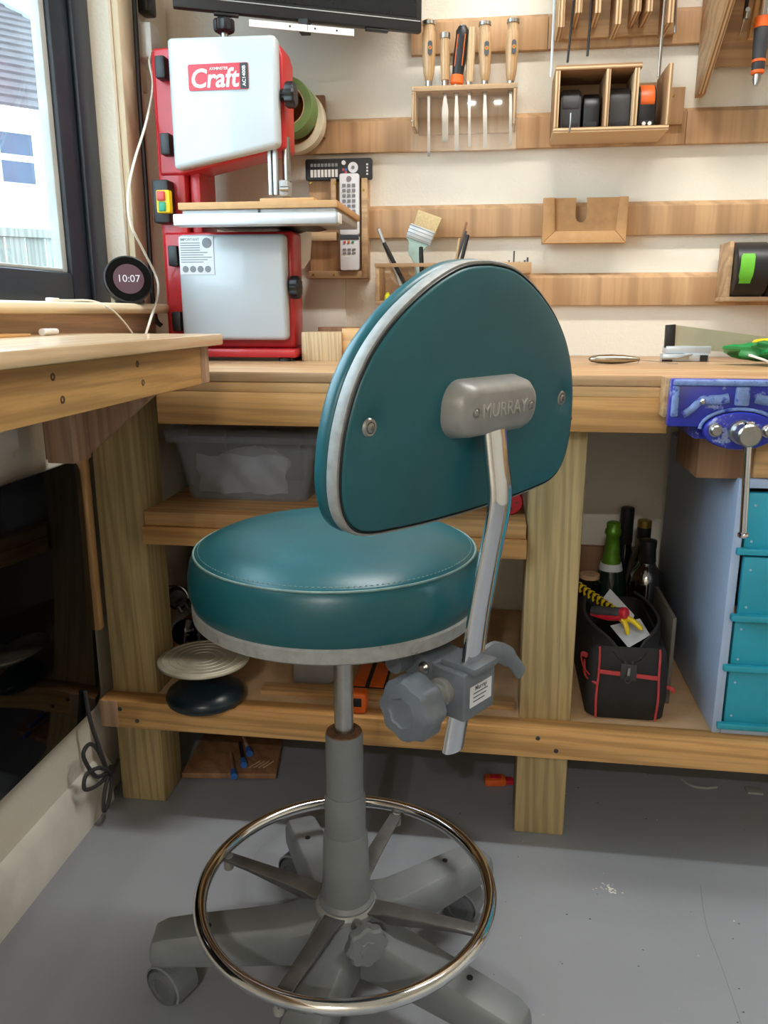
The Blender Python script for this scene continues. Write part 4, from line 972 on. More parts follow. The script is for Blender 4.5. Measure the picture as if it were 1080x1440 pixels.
p, q = onY(932, 498, Y0), onY(998, 508, Y0)
B(p.x, p.x+.055, Y0+.0, Y0+.03, BT, BT+.016).build('guide_foot', 'alu', sw, bevel=.002)
B(p.x+.045, q.x, Y0+.005, Y0+.04, BT, BT+.017).build('guide_tube', 'alu', sw, bevel=.003)
B(q.x-.0195, q.x-.004, Y0+.002, Y0+.005, BT+.002, BT+.014).build('tube_end', 'black', sw)
B(p.x+.008, q.x+.004, Y0+.012, Y0+.05, BT+.0165, onY(940, 487, Y0).z).build('guide_top', 'alu', sw, bevel=.002)
MB().rings([[Vector((p.x+f, Y0-.004, BT+.006+.012*g)) + Vector((0, s_*.003, t_*.0015)) for s_, t_ in ((-1, -1), (1, -1), (1, 1), (-1, 1))] for f, g in ((-.002, 0), (.03, .1), (.06, .8))]).build('spring_clip', 'steel', sw)
B(p.x-.001, p.x+.02, Y0-.004, Y0+.0, BT, BT+.004).build('rubber_pad', 'black', sw)
YS = Y0+.02
a_, b_, c_, d_ = onY(950, 457, YS), onY(1080, 474, YS), onY(1080, 500, YS), onY(949, 489, YS)
ex = (b_-a_); 
P = [a_, a_+ex*1.6, d_+(c_-d_)*1.6, d_]
MB().rings([[v+Vector((0, k, 0)) for v in P] for k in (-.0006, .0006)]).build('saw_plate', 'brass', sw, smooth=0)
e0, e1, e2, e3 = onY(936, 457, YS), onY(950, 456, YS), onY(948, 490, YS), onY(934, 489, YS)
MB().rings([[v+Vector((0, k, 0)) for v in (e0, e1, e2, e3)] for k in (-.006, .006)]).build('end_cap', 'black', sw, bevel=.0015)
# green bag
random.seed(3)
def blob(c, rx, ry, rz, n=28, m=16, amp=.18, seed=1):
    rnd = random.Random(seed); ph = [rnd.uniform(0, 6.28) for _ in range(12)]; rs = []
    for i in range(m+1):
        t_ = PI*i/m; row = []
        for j in range(n):
            f = 2*PI*j/n
            k = 1+amp*(math.sin(3*f+ph[0]+2*t_)*.4+math.sin(7*f+ph[1]-3*t_)*.3+math.sin(11*f+5*t_+ph[2])*.25+math.sin(5*t_+ph[3]+4*f)*.3)
            row.append(Vector(c)+Vector((rx*math.sin(t_)*math.cos(f)*k, ry*math.sin(t_)*math.sin(f)*k, rz*math.cos(t_)*(k*.5+.5))))
        rs.append(row)
    return MB().rings(rs)
gp = onZ(1085, 498, BT)
gb_ = thing('plastic_bag', 'crumpled green plastic bag lying on the worktop', 'bag', (gp.x, 1.70, BT))
gx = onY(1030, 480, 1.70).x
blob((gx+.085, 1.70, BT+.028), .083, .05, .021, seed=4, amp=.34).build('bag_body', 'greenbag', gb_, smooth=25)
blob((gx+.10, 1.70, BT+.045), .06, .03, .009, seed=9, amp=.15).build('yellow_print', 'yellow', gb_, smooth=25)
MB().tube(smooth_path([(gx+.02, 1.655, BT+.022), (gx+.045, 1.645, BT+.014), (gx+.07, 1.645, BT+.004), (gx+.10, 1.65, BT+.004)], 5), .0022, 8, flat=(1, .4)).build('white_edge', 'whitepl', gb_)

# ------------------------------------------------------------------ vise
Yj = 1.325
vz = thing('bench_vise', 'blue cast iron woodworking vise with steel bar handle on the bench front', 'vise', (.40, 1.36, .80))
p = onY(946, 533, Yj); xv0 = p.x; xc = onY(1038, 606, Yj).x; xv1 = 2*xc-xv0; zt = p.z; zb = onY(946, 600, Yj).z
# jaw face: plate plus half-round lower boss
ol = [(xv0, zt), (xv0-.002, zb)]
bx = onY(990, 603, Yj).x; hw = xc-bx
ol += [(xc-hw, zb)] + [(xc+hw*math.cos(a), zb-.030*math.sin(-a+PI*0)*-1*-1) for a in [math.radians(180+180*i/10) for i in range(1, 10)]] + [(xc+hw, zb), (xv1+.002, zb), (xv1, zt)]
ol = [(a_, b_) for a_, b_ in ol]
ol2 = [(xv0, zt), (xv0-.002, zb), (xc-hw, zb)] + [(xc+hw*math.cos(math.radians(180+180*i/10)), zb+.030*math.sin(math.radians(180+180*i/10))) for i in range(1, 10)] + [(xc+hw, zb), (xv1+.002, zb), (xv1, zt)]
jaw = MB().prism(ol2, (0, Yj+.022, 0), X, Z, 0, .022).build('front_jaw', 'blue', vz, bevel=.003)
# raised ribs: border frame and centre web
B(xv0+.001, xv1-.001, Yj-.007, Yj+.001, zt-.010, zt-.0003).build('top_rib', 'bluebare', jaw, bevel=.003)
for xa, xb in ((xv0, xv0+.012), (xv1-.012, xv1)): B(xa+.0005, xb-.0005, Yj-.007, Yj+.001, zb+.016, zt-.0105).build('side_rib', 'bluebare', jaw, bevel=.003)
B(xc-.011, xc+.011, Yj-.007, Yj+.001, zb+.035, zt-.0105).build('centre_rib', 'bluebare', jaw, bevel=.003)
for s_ in (-1, 1):
    pts = [(xc+s_*.02, zb+.047), (xc+s_*.035, zb+.044), (xc+s_*.06, zb+.042), (xc+s_*.075, zb+.028), (xc+s_*.087, zb+.019)]
    MB().tube(smooth_path([(a_, Yj-.001, b_) for a_, b_ in pts], 5), [.008]*11+[.006]*10, 10, flat=(.6, 1), side=(0, 1, 0)).build('curved_rib', 'bluebare', jaw)
    MB().lathe([(.0045, 0), (.0045, .009), (.003, .011), (0, .011)], 16, (xc+s_*.060, Yj, zb+.041), (0, -1, 0)).build('jaw_screw', 'steel', jaw)
boss = MB().prism([(xc+.056*math.cos(math.radians(t_)), zb-.004+.030*math.sin(math.radians(t_))) for t_ in range(0, 360, 12)], (0, Yj+.004, 0), X, Z, 0, .016).build('boss', 'blue', jaw, bevel=.004)
MB().tube([(xc+.060*math.cos(math.radians(t_)), Yj-.004, zb-.002+.032*math.sin(math.radians(t_))) for t_ in range(0, 184, 12)], .003, 8).build('boss_rib', 'bluebare', jaw)
for s_ in (-1, 1):
    MB().lathe([(.0105, 0), (.0105, .010), (.0085, .011), (.0085, .017), (.007, .019), (0, .019)], 24, (xc+s_*.0395, Yj-.010, zb-.002), (0, -1, 0)).build('guide_bar_end', 'steel', vz)
sc = MB().lathe([(.019, 0), (.019, .014), (.016, .016), (.016, .030), (.0175, .031), (.0175, .050), (.015, .053), (0, .053)], 36, (xc, Yj-.011, zb-.004), (0, -1, 0)).build('screw_head', 'steel', vz)
a_ = Vector((xc, Yj-.052, zb+.012)); b_ = onY(1045, 752, Yj-.052)
hb = MB().tube([a_, b_], .0056, 16).build('handle_bar', 'chrome', vz)
MB().lathe([(.0056, -.004), (.0085, -.002), (.009, .001), (.007, .004), (0, .005)], 20, b_, b_-a_).build('bar_end', 'chrome', hb)
MB().lathe([(.0056, -.002), (.0085, 0), (.0085, .004), (.005, .006), (0, .006)], 20, a_, a_-b_).build('bar_end', 'chrome', hb)
B(xv0-.006, xv1+.01, Yj+.0225, 1.3855, zb+.012, BT+.0005).build('jaw_lining', 'worktop', vz, bevel=.001)
B(xc-.06, xc+.06, Yj+.0225, 1.62, max(zb-.024, .8205), BT-.0358).build('slide_body', 'blue', vz)
p, q = onY(985, 608, 1.43), onY(1062, 676, 1.43)
single('packing_block', B(p.x, q.x, 1.431, 1.60, onY(1040, 674, 1.43).z, .820), 'plydark', 'dark wooden packing block under the vise above the drawers', 'wood block', bevel=.002)
p = onY(1063, 622, 1.43); q = onY(1080, 672, 1.43)
single('pine_box_end', B(p.x, p.x+.2, 1.425, 1.56, q.z, .818), 'pine_x', 'pine board end standing on the drawer unit beside the packing block', 'wood board', bevel=.002)

# ------------------------------------------------------------------ drawer unit
cb0 = .424; cz0, cz1 = .2558, .741
du = thing('drawer_unit', 'pale blue drawer unit with turquoise wooden drawers under the workbench', 'drawers', (.7, 1.7, .2558))
B(cb0, cb0+.016, 1.42, 1.98, cz0, cz1).build('side_panel', 'paleblue', du, bevel=.002)
B(cb0+.0163, 1.0, 1.42, 1.98, cz1-.016, cz1).build('top_panel', 'paleblue', du, bevel=.002)
B(cb0+.0163, 1.0, 1.42, 1.98, cz0, cz0+.010).build('bottom_panel', 'paleblue', du, bevel=.001)
B(.985, 1.0, 1.42, 1.98, cz0+.011, cz1-.017).build('side_panel', 'paleblue', du, bevel=.002)
B(cb0+.0163, .984, 1.965, 1.98, cz0+.011, cz1-.017).build('back_panel', 'paleblue', du)
zs = [cz0+.012, .384, .486, .606, .719]
for k in range(4):
    z0_, z1_ = zs[k]+.001, zs[k+1]-.003; xo = cb0+.021; pull = -.012 if k == 2 else 0
    dr = B(xo, .98, 1.424+pull, 1.440+pull, z0_, z1_).build('drawer_front', 'turq', du, bevel=.0015)
    B(xo-.014, xo+.20, 1.410+pull, 1.4238+pull, z0_, z0_+.011).build('runner_lip', 'turq', dr, bevel=.001)
    B(cb0+.0165, cb0+.030, 1.4402, 1.46, z0_, z0_+.014).build('runner', 'ply', dr)
    B(xo+.02, .96, 1.4402+pull, 1.9, z0_+.003, z1_-.02).build('drawer_body', 'ply', dr)
    for fz in (.2, .8):
        MB().lathe([(.0022, 0), (.0022, .0006), (0, .0006)], 8, (xo+.012, 1.424+pull, z0_+(z1_-z0_)*fz), (0, -1, 0)).build('screw_head', 'paleblue', dr)

# ------------------------------------------------------------------ storage tub on the shelf
tub = thing('storage_tub', 'clear plastic storage tub with lid on the upper shelf', 'tub', (-.52, 1.63, .645))
Yt = 1.52
p0, p1 = onY(240, 616, Yt), onY(438, 612, Yt); q0, q1 = onY(266, 712, Yt+.02), onY(430, 706, Yt+.02)
tx0, tx1 = p0.x, p1.x+.01; bx0, bx1 = q0.x, q1.x; zt = p0.z
def rr3(x0, x1, y0, y1, z, r=.02): return [Vector((a+(x0+x1)/2, b+(y0+y1)/2, z)) for a, b in rrect(x1-x0, y1-y0, r, 4)]
MB().rings([rr3(bx0, bx1, Yt+.02, 1.78, .646), rr3(tx0, tx1, Yt, 1.80, zt), rr3(tx0-.008, tx1+.008, Yt-.008, 1.808, zt+.001), rr3(tx0-.008, tx1+.008, Yt-.008, 1.808, zt+.006), rr3(tx0+.002, tx1-.002, Yt+.003, 1.797, zt+.005), rr3(bx0+.003, bx1-.003, Yt+.023, 1.777, .650)]).build('tub_body', 'tub', tub)
MB().rings([rr3(tx0-.013, tx1+.013, Yt-.013, 1.813, zt-.006), rr3(tx0-.015, tx1+.015, Yt-.015, 1.815, zt+.014), rr3(tx0-.01, tx1+.01, Yt-.01, 1.81, zt+.020)]).build('lid', 'tub', tub)
pk = thing('parts_bag', 'clear bag of white paper inside the storage tub', 'bag', (-.52, 1.62, .652))
p, q = onY(276, 636, Yt+.04), onY(404, 706, Yt+.04)
vs_, fs_ = [], []
for i in range(17):
    for j in range(9):
        vs_.append((p.x+(q.x-p.x)*i/16, Yt+.045+.01*math.sin(i*.9+j*.7)+.006*math.sin(i*2.3-j*1.6), .655+(p.z-.655)*j/8*(1-.12*math.sin(i*.45+.4)**2)))
fs_ = [(i*9+j, (i+1)*9+j, (i+1)*9+j+1, i*9+j+1) for i in range(16) for j in range(8)]
o_ = MB().add(vs_, fs_).build('wrap', 'bag', pk, smooth=80)
blob(((p.x+q.x)/2, Yt+.12, .70), .08, .05, .04, seed=12, amp=.1).build('paper_wad', 'paper', pk)
single('black_case', B(-.595, -.42, 1.705, 1.768, .6505, .765), 'black', 'black case at the back inside the storage tub', 'case', bevel=.01)
# red lid container
p = onY(725, 718, 1.50)
rc = thing('red_canister', 'red round canister lying on the upper shelf behind the back bar', 'canister', (p.x, 1.55, .645))
p.x -= .008
MB().lathe([(.0, 0), (.023, 0), (.025, .003), (.025, .12), (0, .12)], 30, (p.x-.004, 1.49, .645+.0252), Y_).build('body', 'redlid', rc)
for k in range(5):
    a = 2*PI*k/5; MB().cyl((p.x-.004+.013*math.cos(a), 1.4895, .6702+.013*math.sin(a)), (p.x-.004+.013*math.cos(a), 1.4908, .6702+.013*math.sin(a)), .0022, n=8).build('lid_hole', 'inkdark', rc)

# ------------------------------------------------------------------ banding wheel on the lower shelf
bwx, bwy = -.560, 1.415
bw = thing('banding_wheel', 'small turntable with grooved metal disc on a dark round foot', 'turntable', (bwx, bwy, .256))
MB().lathe([(.0, 0), (.070, 0), (.077, .006), (.079, .014), (.075, .024), (.058, .036), (.036, .045), (.020, .050), (.016, .056), (.016, .086), (0, .086)], 56, (bwx, bwy, .2562)).build('foot', 'footdark', bw, smooth=60)
pf = [(0, .0), (.086, .0), (.0905, .002), (.0905, .006), (.089, .0075)]
for r in (.080, .066, .052, .038, .024): pf += [(r+.0022, .0080), (r+.0012, .0092), (r-.0002, .0092), (r-.0012, .0080)]
pf += [(0, .0080)]
MB().lathe(pf, 72, (bwx, bwy, .342)).build('disc', 'disc', bw, smooth=50)

# ------------------------------------------------------------------ other things on the lower shelf
hd = thing('headphones', 'black cable-tangled headphones beside the post behind the turntable', 'headphones', (-.60, 1.66, .2536))
c_ = onY(250, 838, 1.64)
MB().lathe([(.0, 0), (.020, 0), (.026, .006), (.026, .020), (.020, .026), (0, .026)], 32, c_, (.4, -1, .1)).build('ear_cup', 'black', hd)
MB().tube([c_+Vector((.030*math.cos(math.radians(t_)), -.012, .030*math.sin(math.radians(t_)))) for t_ in range(0, 190, 15)], .0022, 8).build('band', 'steel', hd)
MB().lathe([(.0, 0), (.024, 0), (.030, .006), (.030, .024), (0, .030)], 32, onY(262, 888, 1.64), (.3, -1, .3)).build('ear_cup', 'blackgloss', hd)
MB().tube(smooth_path([c_+Vector((0, -.02, -.01)), onY(258, 846, 1.60), onY(272, 866, 1.60), onY(280, 890, 1.58), onY(276, 915, 1.60), onY(262, 902, 1.60)], 5), .003, 8).build('cable', 'rubber', hd)
MB().tube([c_+Vector((.012, -.03, -.014)), c_+Vector((.022, -.034, -.026))], .005, 12).build('plug', 'steel', hd)
B(-.665, -.562, 1.630, 1.78, .2535, .43).build('base_box', 'blackmat', hd, bevel=.008)
single('grey_bracket', MB().prism([(-.405, .2535), (-.325, .2535), (-.300, .285), (-.290, .300), (-.290, .325), (-.405, .325)], (0, 1.62, 0), X, Z, 0, .10), 'greyplastic', 'grey plastic tool body on the lower shelf behind the gas tube', 'tool', bevel=.004)
for px0, px1, pt, pb2, lab in ((335, 372, 905, 952, 'brown wooden board lying at the back of the lower shelf'),):
    p, q = onY(px0, pt, 1.70), onY(px1, pb2, 1.70)
    single('wood_board', B(p.x, q.x, 1.70, 1.80, .2536, .315), 'plydark', lab, 'wood board', bevel=.002)
p = onZ(515, 968, .262); 
ob = thing('laser_level', 'orange and black tool case lying on the lower shelf', 'tool case', (-.185, 1.55, .2625))
a_, b_ = onY(494, 962, 1.505), onY(542, 962, 1.505); zc_ = a_.z
MB().box(a_.x, b_.x, 1.505, 1.68, .2535, zc_-.004).build('case', 'black', ob, bevel=.004)
MB().box(a_.x+.003, b_.x-.004, 1.503, 1.62, zc_-.0038, zc_).build('orange_panel', 'orange', ob, bevel=.0015)
MB().box((a_.x+b_.x)/2-.006, (a_.x+b_.x)/2+.003, 1.5025, 1.622, zc_-.003, zc_+.0008).build('stripe', 'black', ob)
oc = thing('orange_clip', 'small orange plastic clamp jaw on the front edge of the lower shelf', 'clamp', onZ(508, 1005, .256))
c_ = onY(509, 990, 1.45)
MB().box(c_.x-.016, c_.x+.016, 1.398, 1.436, .2562, .296).build('jaw', 'orange', oc, bevel=.006)
MB().box(c_.x-.008, c_.x+.008, 1.3965, 1.400, .272, .290).build('badge', 'black', oc, bevel=.001)

# ------------------------------------------------------------------ tool bag
BGY, BGX0, BGX1 = 1.448, .205, .352
bgz = .2538
tbg = thing('tool_bag', 'black canvas tool bag with red piping and open zip on the lower shelf', 'tool bag', (.27, 1.58, bgz))
BD = .30   # depth
def bagring(z, grow, y0o=0, y1o=0): return [Vector((a+(BGX0+BGX1)/2-.008, b+BGY+BD/2, z)) for a, b in rrect(BGX1-BGX0+grow, BD+grow, .022, 5)]
body = MB().rings([bagring(bgz, -.014), bagring(bgz+.006, 0), bagring(bgz+.05, .006), bagring(bgz+.10, .004), bagring(bgz+.135, -.002), bagring(bgz+.150, -.014), bagring(bgz+.148, -.022), bagring(bgz+.07, -.012), bagring(bgz+.03, -.02)])
body.build('bag_body', 'blackmat', tbg, smooth=50)
bx0, bx1 = BGX0-.008, BGX1-.008
for xx in (bx0+.018, bx1-.018):
    MB().tube(smooth_path([(xx, BGY-.001, bgz+.004), (xx+(.002 if xx > .27 else -.002), BGY-.0045, bgz+.05), (xx, BGY-.0035, bgz+.10), (xx, BGY-.001, bgz+.135), (xx, BGY+.006, bgz+.148)], 5), .0022, 8).build('piping', 'redpipe', tbg)
MB().prism([(bx0+.02, bgz+.098), (bx1-.02, bgz+.090), (bx1-.02, bgz+.098), (bx0+.02, bgz+.106)], (0, BGY-.003, 0), X, Z, 0, .002).build('red_strap', 'redpipe', tbg)
MB().hexa([((bx0+bx1)/2-.016, BGY-.008, bgz+.088), ((bx0+bx1)/2+.014, BGY-.008, bgz+.086), ((bx0+bx1)/2-.016, BGY-.002, bgz+.088), ((bx0+bx1)/2+.014, BGY-.002, bgz+.086), ((bx0+bx1)/2-.016, BGY-.007, bgz+.122), ((bx0+bx1)/2+.014, BGY-.007, bgz+.120), ((bx0+bx1)/2-.016, BGY+.0, bgz+.122), ((bx0+bx1)/2+.014, BGY+.0, bgz+.120)]).build('zip_end', 'rubber', tbg, bevel=.002)
zp = MB().tube([((bx0+bx1)/2-.001, BGY-.009, bgz+.114), ((bx0+bx1)/2-.002, BGY-.011, bgz+.100)], .003, 8).build('zip_pull', 'steel', tbg)
MB().tube([((bx0+bx1)/2-.002+.005*math.cos(t_), BGY-.012, bgz+.091+.006*math.sin(t_)) for t_ in (2*PI*i/14 for i in range(14))], .0016, 6, True).build('pull_ring', 'rubber', tbg)
# zip flaps forming a V
for s_ in (-1, 1):
    cx = (bx0+bx1)/2; e_ = bx0+.004 if s_ < 0 else bx1-.004
    pts = [(cx+s_*.004, BGY-.001, bgz+.119), (cx+s_*.03, BGY+.03, bgz+.150), (e_, BGY+.10, bgz+.168), (e_-s_*.004, BGY+.20, bgz+.172), (e_-s_*.02, BGY+.27, bgz+.168)]
    MB().tube(smooth_path(pts, 5), .0032, 8).build('zip_tape', 'rubber', tbg)
    sp = smooth_path(pts, 5); vs_ = []
    for v in sp:
        t_ = min(1, max(0, (v.y-BGY)/.05)); lower = Vector((e_ if v.y > BGY+.02 else cx+s_*(.03+.04*t_), max(v.y, BGY+.002), bgz+.142))
        vs_ += [v, v.lerp(lower, .5)+Vector((s_*.004, -.002, -.002)), lower]
    MB().add(vs_, [(3*i+k, 3*i+3+k, 3*i+4+k, 3*i+1+k) for i in range(len(sp)-1) for k in (0, 1)]).build('zip_flap', 'blackmat', tbg, smooth=70)
MB().tube(smooth_path([(bx0-.001, BGY+.03, bgz+.118), (bx0-.014, BGY+.02, bgz+.125), (bx0-.010, BGY+.01, bgz+.105), (bx0+.002, BGY+.004, bgz+.09)], 5), .005, 8, flat=(1, .3)).build('side_loop', 'redpipe', tbg)
MB().tube(smooth_path([(bx0-.002, BGY+.05, bgz+.10), (bx0-.003, BGY+.02, bgz+.082), (bx0+.016, BGY-.004, bgz+.076)], 5), .003, 8).build('piping', 'redpipe', tbg)
MB().tube(smooth_path([(bx1-.002, BGY+.02, bgz+.066), (bx1+.010, BGY+.01, bgz+.068), (bx1+.016, BGY+.012, bgz+.060)], 5), .004, 8, flat=(1, .4)).build('side_tab', 'redpipe', tbg)
# things in the bag
hl = bgz+.135
chn = thing('cable_chain', 'yellow and black spiky saw-tooth strip sticking out of the tool bag', 'tool', (.22, 1.58, hl))
a_, b_ = onY(812, 822, 1.60), onY(868, 860, 1.52)
MB().tube([a_-(b_-a_)*.4, b_], .006, 8).build('core', 'black', chn)
for k in range(10):
    c_ = a_+(b_-a_)*(k/9-.1); MB().lathe([(.003, -.004), (.009, -.002), (.0095, .001), (.004, .004)], 6, c_, b_-a_, 3, .25).build('tooth', 'yellow', chn)
pl = thing('screwdriver', 'red and blue handled screwdriver with yellow blade in the tool bag', 'screwdriver', (.24, 1.52, hl))
a_, b_ = onY(833, 858, 1.53), onY(876, 862, 1.49)
MB().lathe([(.008, 0), (.010, .01), (.0095, .04), (.011, (b_-a_).length)], 14, a_, b_-a_).build('handle', 'inkdark', pl)
MB().lathe([(.0105, 0), (.0115, .002), (.0115, .010), (.009, .013), (0, .013)], 14, b_-(b_-a_).normalized()*.004, b_-a_).build('handle_end', 'redlid', pl)
MB().tube(smooth_path([a_+Vector((0, 0, -.006)), (a_+b_)/2+Vector((0, -.006, -.010)), b_+Vector((-.004, -.004, -.008))], 4), .006, 8).build('handle_side', 'redlid', pl)
pr_ = thing('pliers', 'yellow metal pliers head pointing out of the tool bag', 'pliers', (.28, 1.50, hl))
a_ = onY(868, 866, 1.50)
for q in ((883, 893), (903, 886)):
    b_ = onY(q[0], q[1], 1.47); MB().tube(smooth_path([a_, a_.lerp(b_, .5)+Vector((.004, -.002, .006)), b_], 4), [.006]*4+[.005]*4+[.002], 10).build('jaw', 'yellow', pr_)
def sheet(pts, label, name='paper_card', mat='paper'):
    vs_ = [Vector(p) for p in pts]; n = (vs_[1]-vs_[0]).cross(vs_[3]-vs_[0]).normalized()*.0005
    return single(name, MB().rings([[v-n for v in vs_], [v+n for v in vs_]]), mat, label, 'paper', smooth=0)
sheet([onY(846, 844, 1.60), onY(858, 828, 1.62), onY(892, 865, 1.55), onY(886, 882, 1.53)], 'white barcode card tucked inside the tool bag')
sheet([onY(858, 880, 1.53), onY(900, 870, 1.55), onY(914, 893, 1.49), onY(884, 911, 1.465)], 'white folded paper at the mouth of the tool bag')
# bottles behind the bag
def bottle(name, x, y, prof, mat, label, extras=()):
    t = thing(name, label, 'bottle', (x, y, .2538))
    MB().lathe(prof, 36, (x, y, .2538)).build('glass_body', mat, t, smooth=40)
    for nm, pf, mt in extras: MB().lathe(pf, 32, (x, y, .2538)).build(nm, mt, t, smooth=40)
    return t
def bp_(px, Yv): return onY(px, 800, Yv).x
zt = onY(863, 733, 1.83).z-.2538
bottle('champagne_bottle', onY(860, 780, 1.83).x, 1.83, [(0, 0), (.042, 0), (.044, .004), (.044, zt-.19), (.036, zt-.14), (.022, zt-.10), (.016, zt-.06)], 'greenglass', 'champagne bottle with green foil neck behind the tool bag',
       (('foil', [(.0225, zt-.103), (.0165, zt-.06), (.0150, zt-.035), (.019, zt-.028), (.018, zt-.02), (.0155, zt-.016), (.016, zt-.004), (.010, zt), (0, zt)], 'greenfoil'), ('neck_label', [(.0265, zt-.118), (.0275, zt-.116), (.0240, zt-.099), (.0230, zt-.099)], 'paper')))
zt = onY(880, 713, 1.975).z-.2538
bottle('spirit_bottle', onY(878, 780, 1.975).x, 1.975, [(0, 0), (.030, 0), (.032, .004), (.032, zt-.16), (.018, zt-.11), (.015, zt-.09)], 'darkglass', 'black-necked tall bottle with pourer tab nearest the wall',
       (('neck_wrap', [(.0158, zt-.092), (.0165, zt-.09), (.0165, zt-.002), (.014, zt), (0, zt)], 'black'),))
zt = onY(903, 731, 1.90).z-.2538
bottle('wine_bottle', onY(903, 780, 1.90).x, 1.90, [(0, 0), (.034, 0), (.036, .004), (.036, zt-.14), (.03, zt-.10), (.0155, zt-.06), (.0145, zt-.04)], 'brownglass', 'dark bottle with gold screw cap next to the wall',
       (('collar', [(.0155, zt-.045), (.0162, zt-.044), (.0162, zt-.018), (.015, zt-.017)], 'black'), ('cap', [(.015, zt-.018), (.0165, zt-.017), (.0165, zt-.001), (.015, zt), (0, zt)], 'gold')))
zt = onY(911, 759, 1.80).z-.2538
bottle('brandy_bottle', onY(909, 800, 1.80).x, 1.80, [(0, 0), (.030, 0), (.034, .01), (.036, zt-.14), (.040, zt-.11), (.036, zt-.078), (.022, zt-.062), (.017, zt-.05)], 'brownglass', 'round-shouldered clear bottle with black stopper behind the tool bag',
       (('stopper', [(.0185, zt-.052), (.0195, zt-.05), (.0175, zt-.02), (.0185, zt-.016), (.0185, zt-.001), (.017, zt), (0, zt)], 'black'), ('contents', [(0, .004), (.028, .004), (.031, .012), (.0335, zt-.14), (.036, zt-.11), (.030, zt-.085), (0, zt-.085)], 'amber')))
zt = onY(830, 810, 1.76).z-.2538
bottle('jar', onY(829, 815, 1.78).x, 1.78, [(0, 0), (.026, 0), (.028, .004), (.028, zt-.02), (.02, zt-.012), (0, zt-.012)], 'darkglass', 'dark jar with tan lid beside the post behind the bag', (('lid', [(.018, zt-.0119), (.022, zt-.011), (.022, zt-.001), (0, zt)], 'card'),))
single('back_crate', B(.20, .412, 2.0085, 2.028, .2538, onY(830, 770, 2.0).z), 'plydark', 'low brown board leaning at the wall behind the bottles', 'board', bevel=.002)
# flat case between the bag and the drawer unit
p = onY(955, 880, 1.50)
single('flat_box', B(.362, .370, 1.53, 1.72, .2538, p.z+.004), 'slab', 'thin upright grey slab between the tool bag and drawer unit', 'card', bevel=.002)

# ------------------------------------------------------------------ things on the floor
bd = thing('floor_board', 'brown offcut board lying on the floor under the workbench', 'wood board', (-.58, 1.66, 0))
p, q = onZ(255, 1087, .02), onZ(388, 1088, .02); r = onZ(282, 1040, .02); s2 = onZ(396, 1045, .02)
P = [p, q, q+(s2-q)*1.2, p+(r-p)*1.2]
MB().rings([[Vector((v.x, v.y, z)) for v in P] for z in (.006, .020)]).build('board', 'plydark', bd, bevel=.002)
for k in (.15, .85): 
    v = p.lerp(q, k)+Vector((0, .06, 0)); B(v.x-.02, v.x+.02, v.y-.02, v.y+.03, 0, .0065).build('foot', 'plydark', bd)
for k in range(4):
    a_ = P[0].lerp(P[1], .78+.05*k)+Vector((-.02, .02, .0205-.02)); a_.z = .0205
    MB().tube([a_, a_+Vector((.016, .03, 0))], .0016, 6).build('scratch', 'handle_pale', bd)
for k, (px, py, px2, py2, lb) in enumerate(((329, 1092, 322, 1044, 'blue-tipped brush resting over the floor board edge'), (343, 1076, 337, 1043, 'blue-ended paint brush lying flat on the floor board'), (351, 1060, 344, 1040, 'short blue-ended brush furthest back on the floor board'))):
    a_ = onZ(px, py, .028); b_ = onZ(px2, py2, .028); t = thing('small_brush', lb, 'brush', a_, 0)
    d_ = (b_-a_).normalized()
    MB().tube([a_, a_+d_*.024], [.008, .0065], 10).build('ferrule', 'bluepl', t, smooth=40)
    MB().tube([a_+d_*.0235, a_+d_*.10], [.0045, .0035], 8).build('handle', ('plydark', 'black', 'handle_pale')[k], t)
c_ = onZ(697, 1102, 0); t = thing('orange_clamp_pad', 'orange plastic clip on the floor beside the post', 'clip', (c_.x, c_.y, 0), .15)
MB().box(-.026, .022, -.014, .016, 0, .017).build('body', 'orange', t, bevel=.005, world=False)
MB().box(-.014, .012, -.008, .010, .0165, .019).build('recess', 'redlid', t, bevel=.002, world=False)
MB().box(.0215, .040, -.009, .011, .001, .012).build('tongue', 'redlid', t, bevel=.003, world=False)
c_ = onZ(985, 1108, 0)
single('curved_offcut', MB().tube(smooth_path([c_+Vector((-.035, .025, .003)), c_+Vector((-.02, .002, .003)), c_+Vector((.01, -.004, .003)), c_+Vector((.035, .004, .003))], 5), .003, 6), 'greyplastic', 'curved grey strip scrap on the floor under the drawer unit', 'scrap')
c_ = onZ(1060, 1113, 0)
single('metal_square', MB().box(c_.x-.016, c_.x+.016, c_.y-.012, c_.y+.012, 0, .004), 'greyplastic', 'small grey square scrap on the floor below the drawer unit', 'scrap', bevel=.001)
